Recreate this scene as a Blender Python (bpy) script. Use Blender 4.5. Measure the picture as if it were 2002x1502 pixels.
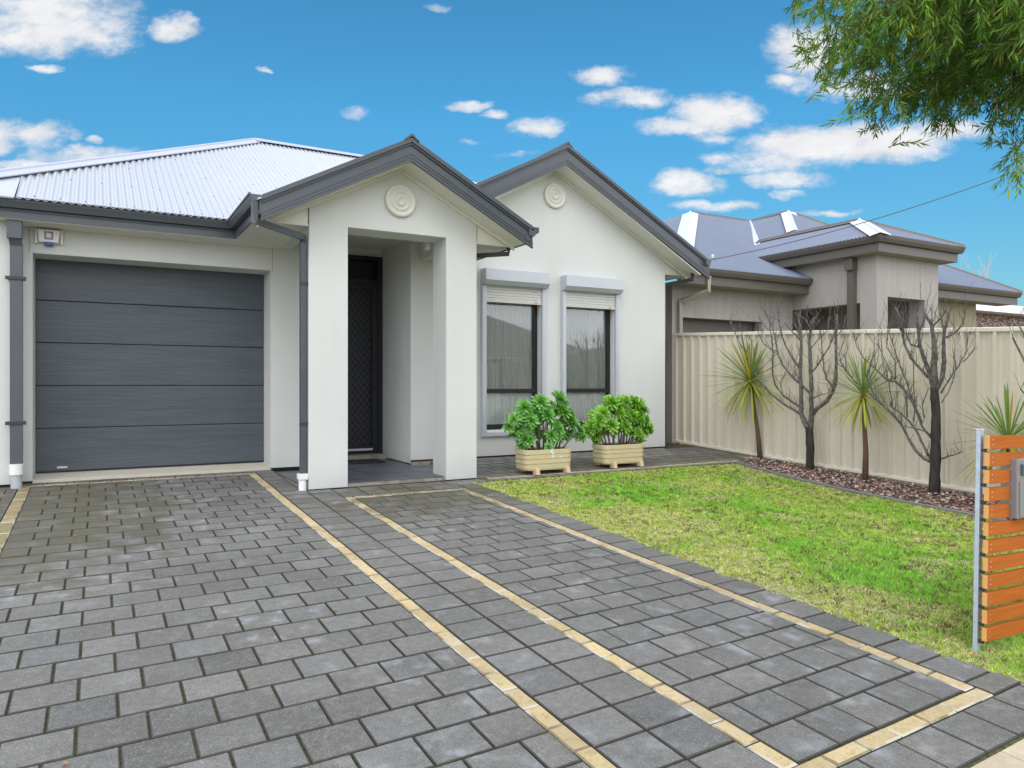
import bpy, math, random
import numpy as np
from mathutils import Vector, Matrix
random.seed(7); rng = np.random.default_rng(7)
R = math.radians
SC = bpy.context.scene
for o in list(bpy.data.objects): bpy.data.objects.remove(o)

# ------------------------------------------------------------------ camera
TH = math.atan(811/1432.0)
cam = bpy.data.cameras.new('camera'); camo = bpy.data.objects.new('camera', cam)
SC.collection.objects.link(camo); SC.camera = camo
cam.sensor_width = 36; cam.lens = 25.75; cam.clip_start = .05; cam.clip_end = 2000
camo.location = (0, 0, .985); camo.rotation_euler = (R(90), 0, -TH)
FW = Vector((math.sin(TH), math.cos(TH), 0)); RT = Vector((math.cos(TH), -math.sin(TH), 0))

# ------------------------------------------------------------------ light
SUN_EL, SUN_AZ = R(50), R(215)      # azimuth clockwise from +Y : behind the camera, to the left
sd = Vector((math.sin(SUN_AZ)*math.cos(SUN_EL), math.cos(SUN_AZ)*math.cos(SUN_EL), math.sin(SUN_EL)))
sl = bpy.data.lights.new('sun', 'SUN'); sl.energy = .7; sl.angle = R(25); sl.color = (1, .96, .9)
so = bpy.data.objects.new('sun', sl); SC.collection.objects.link(so)
so.rotation_euler = sd.to_track_quat('Z', 'Y').to_euler(); so.location = (0, -5, 12)

W = bpy.data.worlds.new('World'); SC.world = W; W.use_nodes = True
nt = W.node_tree; nt.nodes.clear()
def nn(t, nt_=None, **k):
    n = (nt_ or nt).nodes.new(t)
    for a, b in k.items(): setattr(n, a, b)
    return n
def setin(nt_, sock, v):
    if isinstance(v, bpy.types.NodeSocket): nt_.links.new(v, sock)
    else: sock.default_value = v
def mth(nt_, op, a, b=None, c=None, clamp=False):
    n = nt_.nodes.new('ShaderNodeMath'); n.operation = op; n.use_clamp = clamp
    setin(nt_, n.inputs[0], a)
    if b is not None: setin(nt_, n.inputs[1], b)
    if c is not None: setin(nt_, n.inputs[2], c)
    return n.outputs[0]
def mixc(nt_, f, a, b, mode='MIX'):
    n = nt_.nodes.new('ShaderNodeMix'); n.data_type = 'RGBA'; n.blend_type = mode
    setin(nt_, n.inputs[0], f)
    for s, v in ((n.inputs[6], a), (n.inputs[7], b)):
        if isinstance(v, tuple) and len(v) == 3: v = (*v, 1)
        setin(nt_, s, v)
    return n.outputs[2]
def smooth(nt_, v, lo, hi):
    n = nt_.nodes.new('ShaderNodeMapRange'); n.interpolation_type = 'SMOOTHSTEP'
    setin(nt_, n.inputs[0], v); n.inputs[1].default_value = lo; n.inputs[2].default_value = hi
    return n.outputs[0]
def world():
    tc = nn('ShaderNodeTexCoord'); D = tc.outputs['Generated']
    def dot(v):
        n = nn('ShaderNodeVectorMath', operation='DOT_PRODUCT'); nt.links.new(D, n.inputs[0]); n.inputs[1].default_value = v
        return n.outputs['Value']
    f = dot(tuple(FW)); r = dot(tuple(RT)); z = dot((0, 0, 1))
    fs = mth(nt, 'MAXIMUM', f, .2)
    u = mth(nt, 'DIVIDE', r, fs); v = mth(nt, 'DIVIDE', z, fs)
    cb = nn('ShaderNodeCombineXYZ'); nt.links.new(u, cb.inputs[0]); nt.links.new(mth(nt, 'MULTIPLY', v, 1.7), cb.inputs[1])
    def noise(scale, det, rough=.6, off=(0, 0, 0)):
        m = nn('ShaderNodeMapping'); nt.links.new(cb.outputs[0], m.inputs[0]); m.inputs['Location'].default_value = off
        n = nn('ShaderNodeTexNoise'); n.inputs['Scale'].default_value = scale; n.inputs['Detail'].default_value = det
        n.inputs['Roughness'].default_value = rough; nt.links.new(m.outputs[0], n.inputs['Vector'])
        return n.outputs[0]
    n1 = noise(10, 9, .66); n2 = noise(28, 8, .66, (3, 2, 0)); n3 = noise(14, 5, .6, (7, 1, 0))
    du = mth(nt, 'MULTIPLY', mth(nt, 'SUBTRACT', noise(11, 4, .6, (1, 5, 0)), .5), .05)
    dv = mth(nt, 'MULTIPLY', mth(nt, 'SUBTRACT', noise(16, 4, .6, (9, 4, 0)), .5), .03)
    uu = mth(nt, 'ADD', u, du); vv = mth(nt, 'ADD', v, dv)
    blobs = [(110,30,170,80,1.2),(200,62,90,50,1.15),(40,70,80,40,1),(335,52,52,30,1.05),(92,136,26,10,.75),
      (70,262,86,34,1.1),(-20,262,90,36,1.1),(188,273,20,9,.8),(160,303,140,22,1),(60,322,90,16,1),(518,137,16,5,.6),
      (692,222,26,12,.35),(915,208,50,11,.9),(965,224,26,8,.75),(1050,250,56,22,.95),(925,275,34,8,.6),(855,12,30,9,.6),
      (1180,147,74,21,1.05),(1225,190,98,22,1.05),(1400,220,95,40,1.15),(1320,246,90,22,1.05),(1395,268,50,17,.9),
      (1600,286,190,44,1.2),(1500,312,110,28,.9),(1740,275,150,40,1.1),(1870,255,100,28,1.1),(1550,350,90,22,.95),(1340,358,72,28,1.1),
      (1385,402,90,13,.95),(1615,415,66,9,.9),(1590,90,95,60,1.15),(1660,165,150,34,1),(1540,155,40,14,.8),(1420,305,50,14,.8),
      (1540,380,40,9,.7),(1440,330,70,9,.5),(1010,300,60,7,.35),(1500,330,60,12,.7)]
    tot = None
    for (px, py, rx, ry, k) in blobs:
        a = mth(nt, 'DIVIDE', mth(nt, 'SUBTRACT', uu, (px-1001)/1432), rx*1.06/1432)
        b = mth(nt, 'DIVIDE', mth(nt, 'SUBTRACT', vv, (750-py)/1432), ry*1.06/1432)
        # flatter underside
        bb = mth(nt, 'MULTIPLY', b, b); d = mth(nt, 'MULTIPLY_ADD', a, a, bb)
        q = mth(nt, 'MULTIPLY', mth(nt, 'SUBTRACT', 1.0, d), k)
        tot = q if tot is None else mth(nt, 'SMOOTH_MAX', tot, q, .25)
    tot = mth(nt, 'MAXIMUM', tot, -.6)
    dens = mth(nt, 'ADD', tot, mth(nt, 'MULTIPLY', mth(nt, 'SUBTRACT', n1, .5), 2.6))
    dens = mth(nt, 'ADD', dens, mth(nt, 'MULTIPLY', mth(nt, 'SUBTRACT', n2, .5), 1.5))
    mask = smooth(nt, dens, -.12, 1.25)
    mask = mth(nt, 'MULTIPLY', mask, smooth(nt, tot, -.45, .1))
    mask = mth(nt, 'MULTIPLY', mask, smooth(nt, f, .25, .4))
    sky = nn('ShaderNodeTexSky', sky_type='NISHITA'); sky.sun_disc = False
    sky.sun_elevation = SUN_EL; sky.sun_rotation = SUN_AZ; sky.ozone_density = 2.2; sky.dust_density = .6
    hs = nn('ShaderNodeHueSaturation'); hs.inputs['Saturation'].default_value = 1.12; hs.inputs['Value'].default_value = 1
    nt.links.new(sky.outputs[0], hs.inputs['Color'])
    el = nn('ShaderNodeMapRange'); nt.links.new(z, el.inputs[0]); el.inputs[1].default_value = .04; el.inputs[2].default_value = .34
    tint = mixc(nt, el.outputs[0], (.64, .92, .92), SKY_TINT)
    base = mixc(nt, 1.0, hs.outputs[0], tint, 'MULTIPLY')
    shade = mth(nt, 'ADD', .70, mth(nt, 'MULTIPLY', mth(nt, 'ADD', n3, mth(nt, 'MULTIPLY', mask, .25)), .42))
    cl = nn('ShaderNodeCombineColor')
    k = CLOUD
    nt.links.new(mth(nt, 'MULTIPLY', shade, k*.97), cl.inputs[0]); nt.links.new(mth(nt, 'MULTIPLY', shade, k*.975), cl.inputs[1]); nt.links.new(mth(nt, 'MULTIPLY', shade, k), cl.inputs[2])
    vis = mixc(nt, mask, base, cl.outputs[0])
    # unseen cloud cover added overhead and behind, brighter low down, for soft white light
    cover = mth(nt, 'MAXIMUM', smooth(nt, mth(nt, 'MULTIPLY', f, -1.0), -.32, -.05), smooth(nt, z, .55, .75))
    big = nn('ShaderNodeTexNoise'); nt.links.new(D, big.inputs['Vector']); big.inputs['Scale'].default_value = 2.6; big.inputs['Detail'].default_value = 6
    oc = mth(nt, 'MULTIPLY', mth(nt, 'MULTIPLY_ADD', big.outputs[0], OVER*.8, OVER*.62), mth(nt, 'MULTIPLY_ADD', z, -.35, 1.18))
    oc3 = nn('ShaderNodeCombineColor')
    nt.links.new(mth(nt, 'MULTIPLY', oc, .975), oc3.inputs[0]); nt.links.new(oc, oc3.inputs[1]); nt.links.new(mth(nt, 'MULTIPLY', oc, 1.05), oc3.inputs[2])
    fin = mixc(nt, cover, vis, oc3.outputs[0])
    bg = nn('ShaderNodeBackground'); bg.inputs[1].default_value = .1
    nt.links.new(fin, bg.inputs[0])
    out = nn('ShaderNodeOutputWorld'); nt.links.new(bg.outputs[0], out.inputs[0])
SKY_TINT = (.70, 1.67, 1.72); CLOUD = 8.9; OVER = 19.5
world()
SC.view_settings.view_transform = 'Standard'; SC.view_settings.look = 'None'
SC.view_settings.exposure = 0; SC.view_settings.gamma = 1
SC.render.engine = 'CYCLES'

# ------------------------------------------------------------------ helpers
def G(y): return -.06 + .0474*(min(max(y, 0.), 10.5)-9.5)
def tag(o, label=None, cat=None, group=None, kind=None):
    if label: o['label'] = label
    if cat: o['category'] = cat
    if group: o['group'] = group
    if kind: o['kind'] = kind
    return o
def wloc(o):
    v = Vector((0, 0, 0))
    while o is not None: v += o.location; o = o.parent
    return v
class MB:
    def __init__(s): s.v = []; s.f = []; s.m = []; s.c = []; s.col = None
    def add(s, vs, fs, mi=0):
        n = len(s.v); s.v += [tuple(v) for v in vs]
        for f in fs: s.f.append(tuple(i+n for i in f)); s.m.append(mi); s.c.append(s.col)
        return s
    def box(s, x0, x1, y0, y1, z0, z1, mi=0):
        vs = [(x0,y0,z0),(x1,y0,z0),(x1,y1,z0),(x0,y1,z0),(x0,y0,z1),(x1,y0,z1),(x1,y1,z1),(x0,y1,z1)]
        return s.add(vs, [(0,3,2,1),(4,5,6,7),(0,1,5,4),(1,2,6,5),(2,3,7,6),(3,0,4,7)], mi)
    def prism(s, poly, axis, a, b, mi=0):
        # poly: 2d points; axis 'y': (x,z) ; 'x': (y,z) ; 'z': (x,y)
        f = {'y': lambda p, t: (p[0], t, p[1]), 'x': lambda p, t: (t, p[0], p[1]), 'z': lambda p, t: (p[0], p[1], t)}[axis]
        n = len(poly); vs = [f(p, a) for p in poly]+[f(p, b) for p in poly]
        fs = [tuple(range(n)), tuple(range(2*n-1, n-1, -1))]+[(i, i+n, (i+1) % n+n, (i+1) % n) for i in range(n)]
        return s.add(vs, fs, mi)
    def sweep(s, prof, path, mi=0, caps=True):
        # prof: (outward, z) closed; path: xyz list; outward is the right hand side of travel
        P = [Vector(p) for p in path]; n = len(prof); rings = []
        for i, p in enumerate(P):
            ds = []
            if i > 0: ds.append((P[i]-P[i-1]).normalized())
            if i < len(P)-1: ds.append((P[i+1]-P[i]).normalized())
            ns = [Vector((d.y, -d.x, 0)).normalized() for d in ds]
            m = sum(ns, Vector()); m.normalize(); m = m/ max(.3, m.dot(ns[0]))
            rings.append([p+m*o+Vector((0, 0, z)) for o, z in prof])
        vs = [v for r in rings for v in r]; fs = []
        for k in range(len(P)-1):
            for i in range(n):
                j = (i+1) % n; fs.append((k*n+i, k*n+j, (k+1)*n+j, (k+1)*n+i))
        if caps: fs += [tuple(range(n)), tuple(range(len(P)*n-1, (len(P)-1)*n-1, -1))]
        return s.add(vs, fs, mi)
    def tube(s, path, rad, n=8, mi=0, caps=True):
        P = [Vector(p) for p in path]
        if not isinstance(rad, (list, tuple)): rad = [rad]*len(P)
        if len(rad) == 2 and len(P) > 2: rad = [rad[0]+(rad[1]-rad[0])*i/(len(P)-1) for i in range(len(P))]
        vs = []; up = None
        for i, p in enumerate(P):
            t = (P[min(i+1, len(P)-1)]-P[max(i-1, 0)]).normalized()
            if up is None: up = t.orthogonal().normalized()
            up = (up-t*up.dot(t)).normalized(); b = t.cross(up)
            for k in range(n):
                a = 2*math.pi*k/n; vs.append(p+(up*math.cos(a)+b*math.sin(a))*rad[i])
        fs = [(i*n+k, i*n+(k+1) % n, (i+1)*n+(k+1) % n, (i+1)*n+k) for i in range(len(P)-1) for k in range(n)]
        if caps: fs += [tuple(range(n-1, -1, -1)), tuple(range((len(P)-1)*n, len(P)*n))]
        return s.add(vs, fs, mi)
    def rect_tube(s, path, w, d, mi=0):
        """rectangular pipe along a path, w along X-ish, d along the other"""
        P = [Vector(p) for p in path]; vs = []
        for i, p in enumerate(P):
            t = (P[min(i+1, len(P)-1)]-P[max(i-1, 0)]).normalized()
            ref = Vector((0, 1, 0)) if abs(t.y) < .9 else Vector((0, 0, 1))
            a = t.cross(ref).normalized(); b = a.cross(t).normalized()
            for sx, sy in ((-1,-1),(1,-1),(1,1),(-1,1)): vs.append(p+a*sx*w/2+b*sy*d/2)
        fs = [(i*4+k, i*4+(k+1) % 4, (i+1)*4+(k+1) % 4, (i+1)*4+k) for i in range(len(P)-1) for k in range(4)]
        fs += [(3,2,1,0), tuple(range((len(P)-1)*4, len(P)*4))]
        return s.add(vs, fs, mi)
    def lathe(s, prof, c, axis='z', n=32, mi=0):
        # prof: (r, h); axis 'y' -> disc facing -Y (h towards -Y)
        vs = []; m = len(prof)
        for r, h in prof:
            for k in range(n):
                a = 2*math.pi*k/n; x, y = r*math.cos(a), r*math.sin(a)
                vs.append((c[0]+x, c[1]+y, c[2]+h) if axis == 'z' else (c[0]+x, c[1]-h, c[2]+y))
        fs = [(i*n+k, i*n+(k+1) % n, (i+1)*n+(k+1) % n, (i+1)*n+k) for i in range(m-1) for k in range(n)]
        fs += [tuple(range(n)), tuple(range((m-1)*n, m*n))]
        return s.add(vs, fs, mi)
    def build(s, name, mats, parent=None, bevel=0, smooth=False, auto=None):
        me = bpy.data.meshes.new(name); off = wloc(parent) if parent else Vector((0, 0, 0))
        vs = np.array(s.v, dtype=float).reshape(-1, 3)-np.array(off)
        me.from_pydata(vs.tolist(), [], s.f); me.update()
        if not isinstance(mats, (list, tuple)): mats = [mats]
        for m in mats: me.materials.append(m)
        if any(s.m): me.polygons.foreach_set('material_index', s.m)
        if any(c is not None for c in s.c):
            at = me.color_attributes.new('Col', 'FLOAT_COLOR', 'CORNER'); data = []
            for p, c in zip(me.polygons, s.c):
                c = c or (1, 1, 1); data += [c[0], c[1], c[2], 1.0]*p.loop_total
            at.data.foreach_set('color', data)
        if smooth: me.polygons.foreach_set('use_smooth', [True]*len(me.polygons))
        o = bpy.data.objects.new(name, me); SC.collection.objects.link(o)
        import bmesh
        bm = bmesh.new(); bm.from_mesh(me); bmesh.ops.recalc_face_normals(bm, faces=bm.faces); bm.to_mesh(me); bm.free()
        if parent: o.parent = parent
        if bevel:
            b = o.modifiers.new('bevel', 'BEVEL'); b.width = bevel; b.segments = 2; b.limit_method = 'ANGLE'; b.angle_limit = R(40)
        return o
def thing(name, label, cat, loc, group=None):
    o = bpy.data.objects.new(name, None); SC.collection.objects.link(o); o.location = loc; o.empty_display_size = .2
    return tag(o, label, cat, group)
def raw(name, V, F, mat, parent=None, col=None, smooth=False):
    """big numpy mesh, F: (n,3) or (n,4); col: per-face colour"""
    me = bpy.data.meshes.new(name); off = np.array(wloc(parent)) if parent else 0
    V = np.asarray(V, dtype=np.float32)-off; F = np.asarray(F, dtype=np.int32); k = F.shape[1]
    me.vertices.add(len(V)); me.vertices.foreach_set('co', V.astype(np.float32).ravel())
    me.loops.add(F.size); me.loops.foreach_set('vertex_index', F.ravel())
    me.polygons.add(len(F)); me.polygons.foreach_set('loop_start', np.arange(0, F.size, k, dtype=np.int32))
    me.polygons.foreach_set('loop_total', np.full(len(F), k, dtype=np.int32))
    if smooth: me.polygons.foreach_set('use_smooth', np.ones(len(F), dtype=bool))
    me.update(calc_edges=True); me.materials.append(mat)
    if col is not None:
        at = me.color_attributes.new('Col', 'FLOAT_COLOR', 'CORNER')
        c = np.ones((len(F), 4), dtype=np.float32); c[:, :3] = col
        at.data.foreach_set('color', np.repeat(c, k, axis=0).ravel())
    o = bpy.data.objects.new(name, me); SC.collection.objects.link(o)
    if parent: o.parent = parent
    return o
_lat = rng.random((64, 64))
def vnoise(x, y, s):
    x = np.asarray(x)*s; y = np.asarray(y)*s
    xi = np.floor(x).astype(int); yi = np.floor(y).astype(int); fx = x-xi; fy = y-yi
    fx = fx*fx*(3-2*fx); fy = fy*fy*(3-2*fy)
    g = lambda a, b: _lat[a % 64, b % 64]
    return (g(xi, yi)*(1-fx)+g(xi+1, yi)*fx)*(1-fy)+(g(xi, yi+1)*(1-fx)+g(xi+1, yi+1)*fx)*fy

# ------------------------------------------------------------------ materials
def mat(name, col=(.5,.5,.5), rough=.6, metal=0., var=.0, vscale=3., bump=0., bscale=60., stretch=(1,1,1), spec=.5, attr=False,
        col2=None, trans=0., detail=5.):
    m = bpy.data.materials.new(name); m.use_nodes = True; t = m.node_tree; b = t.nodes['Principled BSDF']
    b.inputs['Roughness'].default_value = rough; b.inputs['Metallic'].default_value = metal
    b.inputs['Specular IOR Level'].default_value = spec
    ge = t.nodes.new('ShaderNodeNewGeometry'); mp = t.nodes.new('ShaderNodeMapping'); t.links.new(ge.outputs['Position'], mp.inputs[0])
    mp.inputs['Scale'].default_value = stretch
    c = (*col, 1)
    if attr:
        a = t.nodes.new('ShaderNodeAttribute'); a.attribute_name = 'Col'; c = mixc(t, 1.0, c, a.outputs['Color'], 'MULTIPLY')
    if var or col2:
        n = t.nodes.new('ShaderNodeTexNoise'); n.inputs['Scale'].default_value = vscale; n.inputs['Detail'].default_value = detail
        t.links.new(mp.outputs[0], n.inputs['Vector'])
        if col2: c = mixc(t, smooth(t, n.outputs[0], .4, .62), c, col2)
        if var:
            v = mth(t, 'MULTIPLY_ADD', n.outputs[0], var*2, 1-var)
            cc = t.nodes.new('ShaderNodeCombineColor')
            for i in range(3): t.links.new(v, cc.inputs[i])
            c = mixc(t, 1.0, c, cc.outputs[0], 'MULTIPLY')
    setin(t, b.inputs['Base Color'], c)
    if bump:
        n = t.nodes.new('ShaderNodeTexNoise'); n.inputs['Scale'].default_value = bscale; n.inputs['Detail'].default_value = 4
        t.links.new(mp.outputs[0], n.inputs['Vector'])
        bp = t.nodes.new('ShaderNodeBump'); bp.inputs['Strength'].default_value = min(1, bump); bp.inputs['Distance'].default_value = .01
        t.links.new(n.outputs[0], bp.inputs['Height']); t.links.new(bp.outputs[0], b.inputs['Normal'])
    if trans:
        b.inputs['Transmission Weight'].default_value = 0
        tr = t.nodes.new('ShaderNodeBsdfTranslucent'); setin(t, tr.inputs[0], c if not isinstance(c, tuple) else c)
        mx = t.nodes.new('ShaderNodeMixShader'); mx.inputs[0].default_value = trans
        t.links.new(b.outputs[0], mx.inputs[1]); t.links.new(tr.outputs[0], mx.inputs[2])
        t.links.new(mx.outputs[0], t.nodes['Material Output'].inputs[0])
    m['p'] = 1
    return m
M = {}
def stucco(name, col, streak=.05):
    m = mat(name, col, .85, bump=.35, bscale=170, spec=.25); t = m.node_tree; b = t.nodes['Principled BSDF']
    ge = [n for n in t.nodes if n.type == 'NEW_GEOMETRY'][0]
    mp = t.nodes.new('ShaderNodeMapping'); mp.inputs['Scale'].default_value = (7, 7, .5); t.links.new(ge.outputs['Position'], mp.inputs[0])
    n = t.nodes.new('ShaderNodeTexNoise'); n.inputs['Scale'].default_value = 1.4; n.inputs['Detail'].default_value = 6; t.links.new(mp.outputs[0], n.inputs['Vector'])
    n2 = t.nodes.new('ShaderNodeTexNoise'); n2.inputs['Scale'].default_value = 1.1; n2.inputs['Detail'].default_value = 5; t.links.new(ge.outputs['Position'], n2.inputs['Vector'])
    v = mth(t, 'ADD', mth(t, 'MULTIPLY_ADD', n.outputs[0], streak*2, 1-streak), mth(t, 'MULTIPLY_ADD', n2.outputs[0], .12, -.06))
    sx = t.nodes.new('ShaderNodeSeparateXYZ'); t.links.new(ge.outputs['Position'], sx.inputs[0])
    # splash dirt near the ground, broken by noise
    d = mth(t, 'MULTIPLY', smooth(t, mth(t, 'MULTIPLY_ADD', n2.outputs[0], -.5, mth(t, 'MULTIPLY', sx.outputs[2], -1.0)), -.42, -.05), .16)
    v = mth(t, 'SUBTRACT', v, d)
    cc = t.nodes.new('ShaderNodeCombineColor')
    for i in range(3): t.links.new(v, cc.inputs[i])
    t.links.new(mixc(t, 1.0, (*col, 1), cc.outputs[0], 'MULTIPLY'), b.inputs['Base Color'])
    return m
M['wall'] = stucco('cream_render', (.655, .668, .648), .03)
M['nwall'] = stucco('taupe_render', (.40, .37, .35), .16)
M['nwall2'] = stucco('sand_render', (.34, .30, .20), .05)
M['cream'] = mat('cream_trim_paint', (.72, .71, .64), .5, var=.04, vscale=2)
M['char'] = mat('charcoal_steel', (.072, .084, .098), .38, var=.15, vscale=3, bump=.03, bscale=30)
M['char_dark'] = mat('dark_steel', (.03, .034, .04), .45)
M['gdoor'] = mat('garage_door_steel', (.068, .083, .100), .42, var=.28, vscale=1.3, stretch=(1.2, 1, 14), bump=.28, bscale=3.2)
M['roof'] = mat('pale_zinc_roofing', (.47, .50, .56), .36, .3, var=.05, vscale=1.2)
M['ncap'] = mat('bright_zinc_flashing', (.85, .88, .93), .32, .3, var=.12, vscale=4)
M['nroof'] = mat('grey_roofing', (.155, .19, .27), .42, .15, var=.08, vscale=1.5)
M['ntrim'] = mat('brown_grey_trim', (.115, .10, .085), .45, var=.06)
M['ntrim2'] = mat('pale_taupe_soffit', (.36, .33, .27), .6)
M['ndoor'] = mat('taupe_garage_door', (.13, .11, .10), .5, var=.1, stretch=(1, 1, 8))
M['screw'] = mat('screw_heads', (.25, .27, .32), .4)
M['black'] = mat('black_powder_coat', (.012, .013, .017), .35)
M['shut'] = mat('grey_shutter_aluminium', (.52, .55, .60), .42, .1, var=.05)
M['shut2'] = mat('pale_shutter_slats', (.60, .60, .57), .5)
M['white'] = mat('white_pvc', (.78, .78, .78), .4, var=.08, vscale=20)
M['pvcgrey'] = mat('grey_pvc', (.42, .45, .5), .45)
M['sill'] = mat('white_sill', (.8, .8, .78), .5)
M['conc'] = mat('rough_concrete', (.33, .30, .25), .9, var=.35, vscale=9, bump=.8, bscale=45, col2=(.20, .18, .14))
M['thresh'] = mat('pale_concrete', (.56, .52, .44), .85, var=.14, vscale=7, bump=.3, bscale=80)
M['footing'] = mat('dark_footing', (.06, .055, .05), .9, var=.3)
M['room_dark'] = mat('interior_dark', (.02, .02, .022), .9)  # near-black colour stands in for the unlit room behind the windows
M['curtain'] = mat('sheer_curtain', (.86, .87, .84), .9, var=.05, vscale=8)
M['bark'] = mat('bare_bark', (.19, .182, .175), .9, var=.5, vscale=26, bump=.9, bscale=60, col2=(.075, .07, .066))
M['bark_d'] = mat('dark_wet_bark', (.05, .043, .038), .75, var=.5, vscale=22, stretch=(1, 1, .3), bump=1, bscale=70, col2=(.022, .019, .018))
M['bark_b'] = mat('brown_bark', (.14, .085, .055), .9, var=.4, vscale=30, stretch=(1, 1, 3), bump=.8, bscale=50)
M['leaf'] = mat('leaf', (1, 1, 1), .6, attr=True, trans=.35, var=.12, vscale=30, spec=.2)
M['succ'] = mat('succulent_leaf', (1, 1, 1), .32, attr=True, trans=.12)
M['grass'] = mat('grass_blade', (1, 1, 1), .7, attr=True, trans=.3, spec=.2)
M['soil'] = mat('lawn_thatch', (.26, .30, .09), .95, var=.9, vscale=42, bump=1, bscale=120, col2=(.38, .33, .17))
M['stone'] = mat('mulch_stone', (1, 1, 1), .85, attr=True, var=.3, vscale=60, bump=.5, bscale=90)
M['bedsoil'] = mat('bed_soil', (.10, .07, .055), .95, var=.5, vscale=40)
M['timber'] = mat('orange_timber', (.42, .115, .012), .7, spec=.25, var=.3, vscale=5, stretch=(1, 1, 22), bump=.15, bscale=40)
M['timber_end'] = mat('pale_timber_end', (.66, .33, .11), .5, var=.1, vscale=30)
M['galv'] = mat('galvanised_steel', (.46, .54, .62), .42, .45, var=.22, vscale=28, detail=2)
M['steel'] = mat('brushed_stainless', (.26, .265, .27), .42, .3, var=.12, vscale=4, stretch=(1, 1, 25))
M['planter'] = mat('planter_sand', (.58, .50, .30), .75, var=.1, vscale=12, bump=.15, bscale=70)
M['foot'] = mat('planter_foot_wood', (.62, .47, .30), .7, var=.15, vscale=30)
M['psoil'] = mat('potting_soil', (.045, .035, .028), .95, bump=1, bscale=60)
M['stem'] = mat('succulent_stem', (.16, .13, .10), .85, var=.3, vscale=40)
M['fence'] = mat('cream_fence_steel', (.70, .645, .53), .5, var=.05, vscale=1.5, stretch=(1, 1, .4))
M['fencerail'] = mat('pale_fence_rail', (.74, .70, .60), .45, var=.05)
M['edge'] = mat('grey_garden_edging', (.17, .175, .18), .8, var=.3, vscale=20)
M['beige'] = mat('beige_footpath_paver', (1, 1, 1), .85, attr=True, var=.2, vscale=20, bump=.5, bscale=90)
M['wire'] = mat('black_cable', (.10, .10, .11), .6)
M['brickred'] = mat('red_brick_wall', (.22, .09, .06), .9, var=.6, vscale=9, stretch=(1, 1, 3), col2=(.42, .38, .35))
M['redroof'] = mat('brown_tiled_roof', (.34, .24, .21), .8, var=.3, vscale=6)
M['asphalt'] = mat('asphalt', (.055, .055, .057), .9, var=.2, vscale=30, bump=.4)
M['ground'] = mat('ground_earth', (.12, .12, .055), .95, var=.4, vscale=2)
M['mat'] = mat('doormat_fibre', (.025, .025, .028), .98, bump=1, bscale=200)
M['redplastic'] = mat('orange_tag', (.7, .25, .12), .5)
M['blue'] = mat('blue_lens', (.01, .06, .32), .25)
M['labelpink'] = mat('alarm_label', (.55, .33, .34), .5)
M['labelblue'] = mat('alarm_label_frame', (.12, .16, .30), .5)
M['leafdry'] = mat('dry_leaf', (.45, .17, .05), .7, var=.3, vscale=80)
M['glue'] = mat('white_residue', (.75, .76, .76), .8)

def paver_mat(name, light, dark, moss, eff):
    m = mat(name, (1, 1, 1), .72, attr=True, bump=.55, bscale=130); t = m.node_tree; b = t.nodes['Principled BSDF']
    ge = [n for n in t.nodes if n.type == 'NEW_GEOMETRY'][0]
    def nz(s, d=5):
        n = t.nodes.new('ShaderNodeTexNoise'); n.inputs['Scale'].default_value = s; n.inputs['Detail'].default_value = d
        t.links.new(ge.outputs['Position'], n.inputs['Vector']); return n.outputs[0]
    a = t.nodes.new('ShaderNodeAttribute'); a.attribute_name = 'Col'
    c = mixc(t, smooth(t, nz(2.1), .35, .68), (*light, 1), (*dark, 1))
    c = mixc(t, 1.0, c, a.outputs['Color'], 'MULTIPLY')
    sp = t.nodes.new('ShaderNodeTexVoronoi'); sp.inputs['Scale'].default_value = 150; t.links.new(ge.outputs['Position'], sp.inputs['Vector'])
    c = mixc(t, mth(t, 'MULTIPLY', smooth(t, nz(150, 3), .54, .70), .5), c, (.42, .41, .38))
    c = mixc(t, mth(t, 'MULTIPLY', smooth(t, nz(120, 3), .58, .70), .55), c, (.035, .035, .03))
    c = mixc(t, mth(t, 'MULTIPLY', mth(t, 'MULTIPLY', smooth(t, nz(7.5, 8), .50, .74), smooth(t, nz(1.3, 3), .42, .62)), eff), c, (.46, .48, .53))
    n_ = nz(26, 6)
    c = mixc(t, mth(t, 'MULTIPLY', smooth(t, n_, .5, .8), .22), c, (.36, .35, .31)); c = mixc(t, mth(t, 'MULTIPLY', smooth(t, n_, .52, .25), .25), c, (.05, .05, .05))
    # moss / algae film in the damp corners by the garage and the porch
    sx = t.nodes.new('ShaderNodeSeparateXYZ'); t.links.new(ge.outputs['Position'], sx.inputs[0])
    def near(cx, cy, rx, ry):
        p = mth(t, 'DIVIDE', mth(t, 'SUBTRACT', sx.outputs[0], cx), rx); q = mth(t, 'DIVIDE', mth(t, 'SUBTRACT', sx.outputs[1], cy), ry)
        return mth(t, 'SUBTRACT', 1.0, mth(t, 'MULTIPLY_ADD', p, p, mth(t, 'MULTIPLY', q, q)), clamp=False)
    k = mth(t, 'MAXIMUM', mth(t, 'MAXIMUM', near(-.6, 7.6, 1.6, 2.6), near(2.9, 7.0, 1.3, 1.0)), near(6.6, 8.2, 2.5, .6))
    k = mth(t, 'ADD', k, mth(t, 'MULTIPLY', mth(t, 'SUBTRACT', nz(4.2, 9), .5), 3.2))
    c = mixc(t, mth(t, 'MULTIPLY', smooth(t, k, .05, .9), moss), c, (.085, .078, .036))
    t.links.new(c, b.inputs['Base Color'])
    rr = mth(t, 'MULTIPLY_ADD', nz(3), -.35, .85); t.links.new(rr, b.inputs['Roughness'])
    return m
M['paver'] = paver_mat('charcoal_paver', (.160, .157, .150), (.130, .126, .118), .65, .4)
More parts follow.
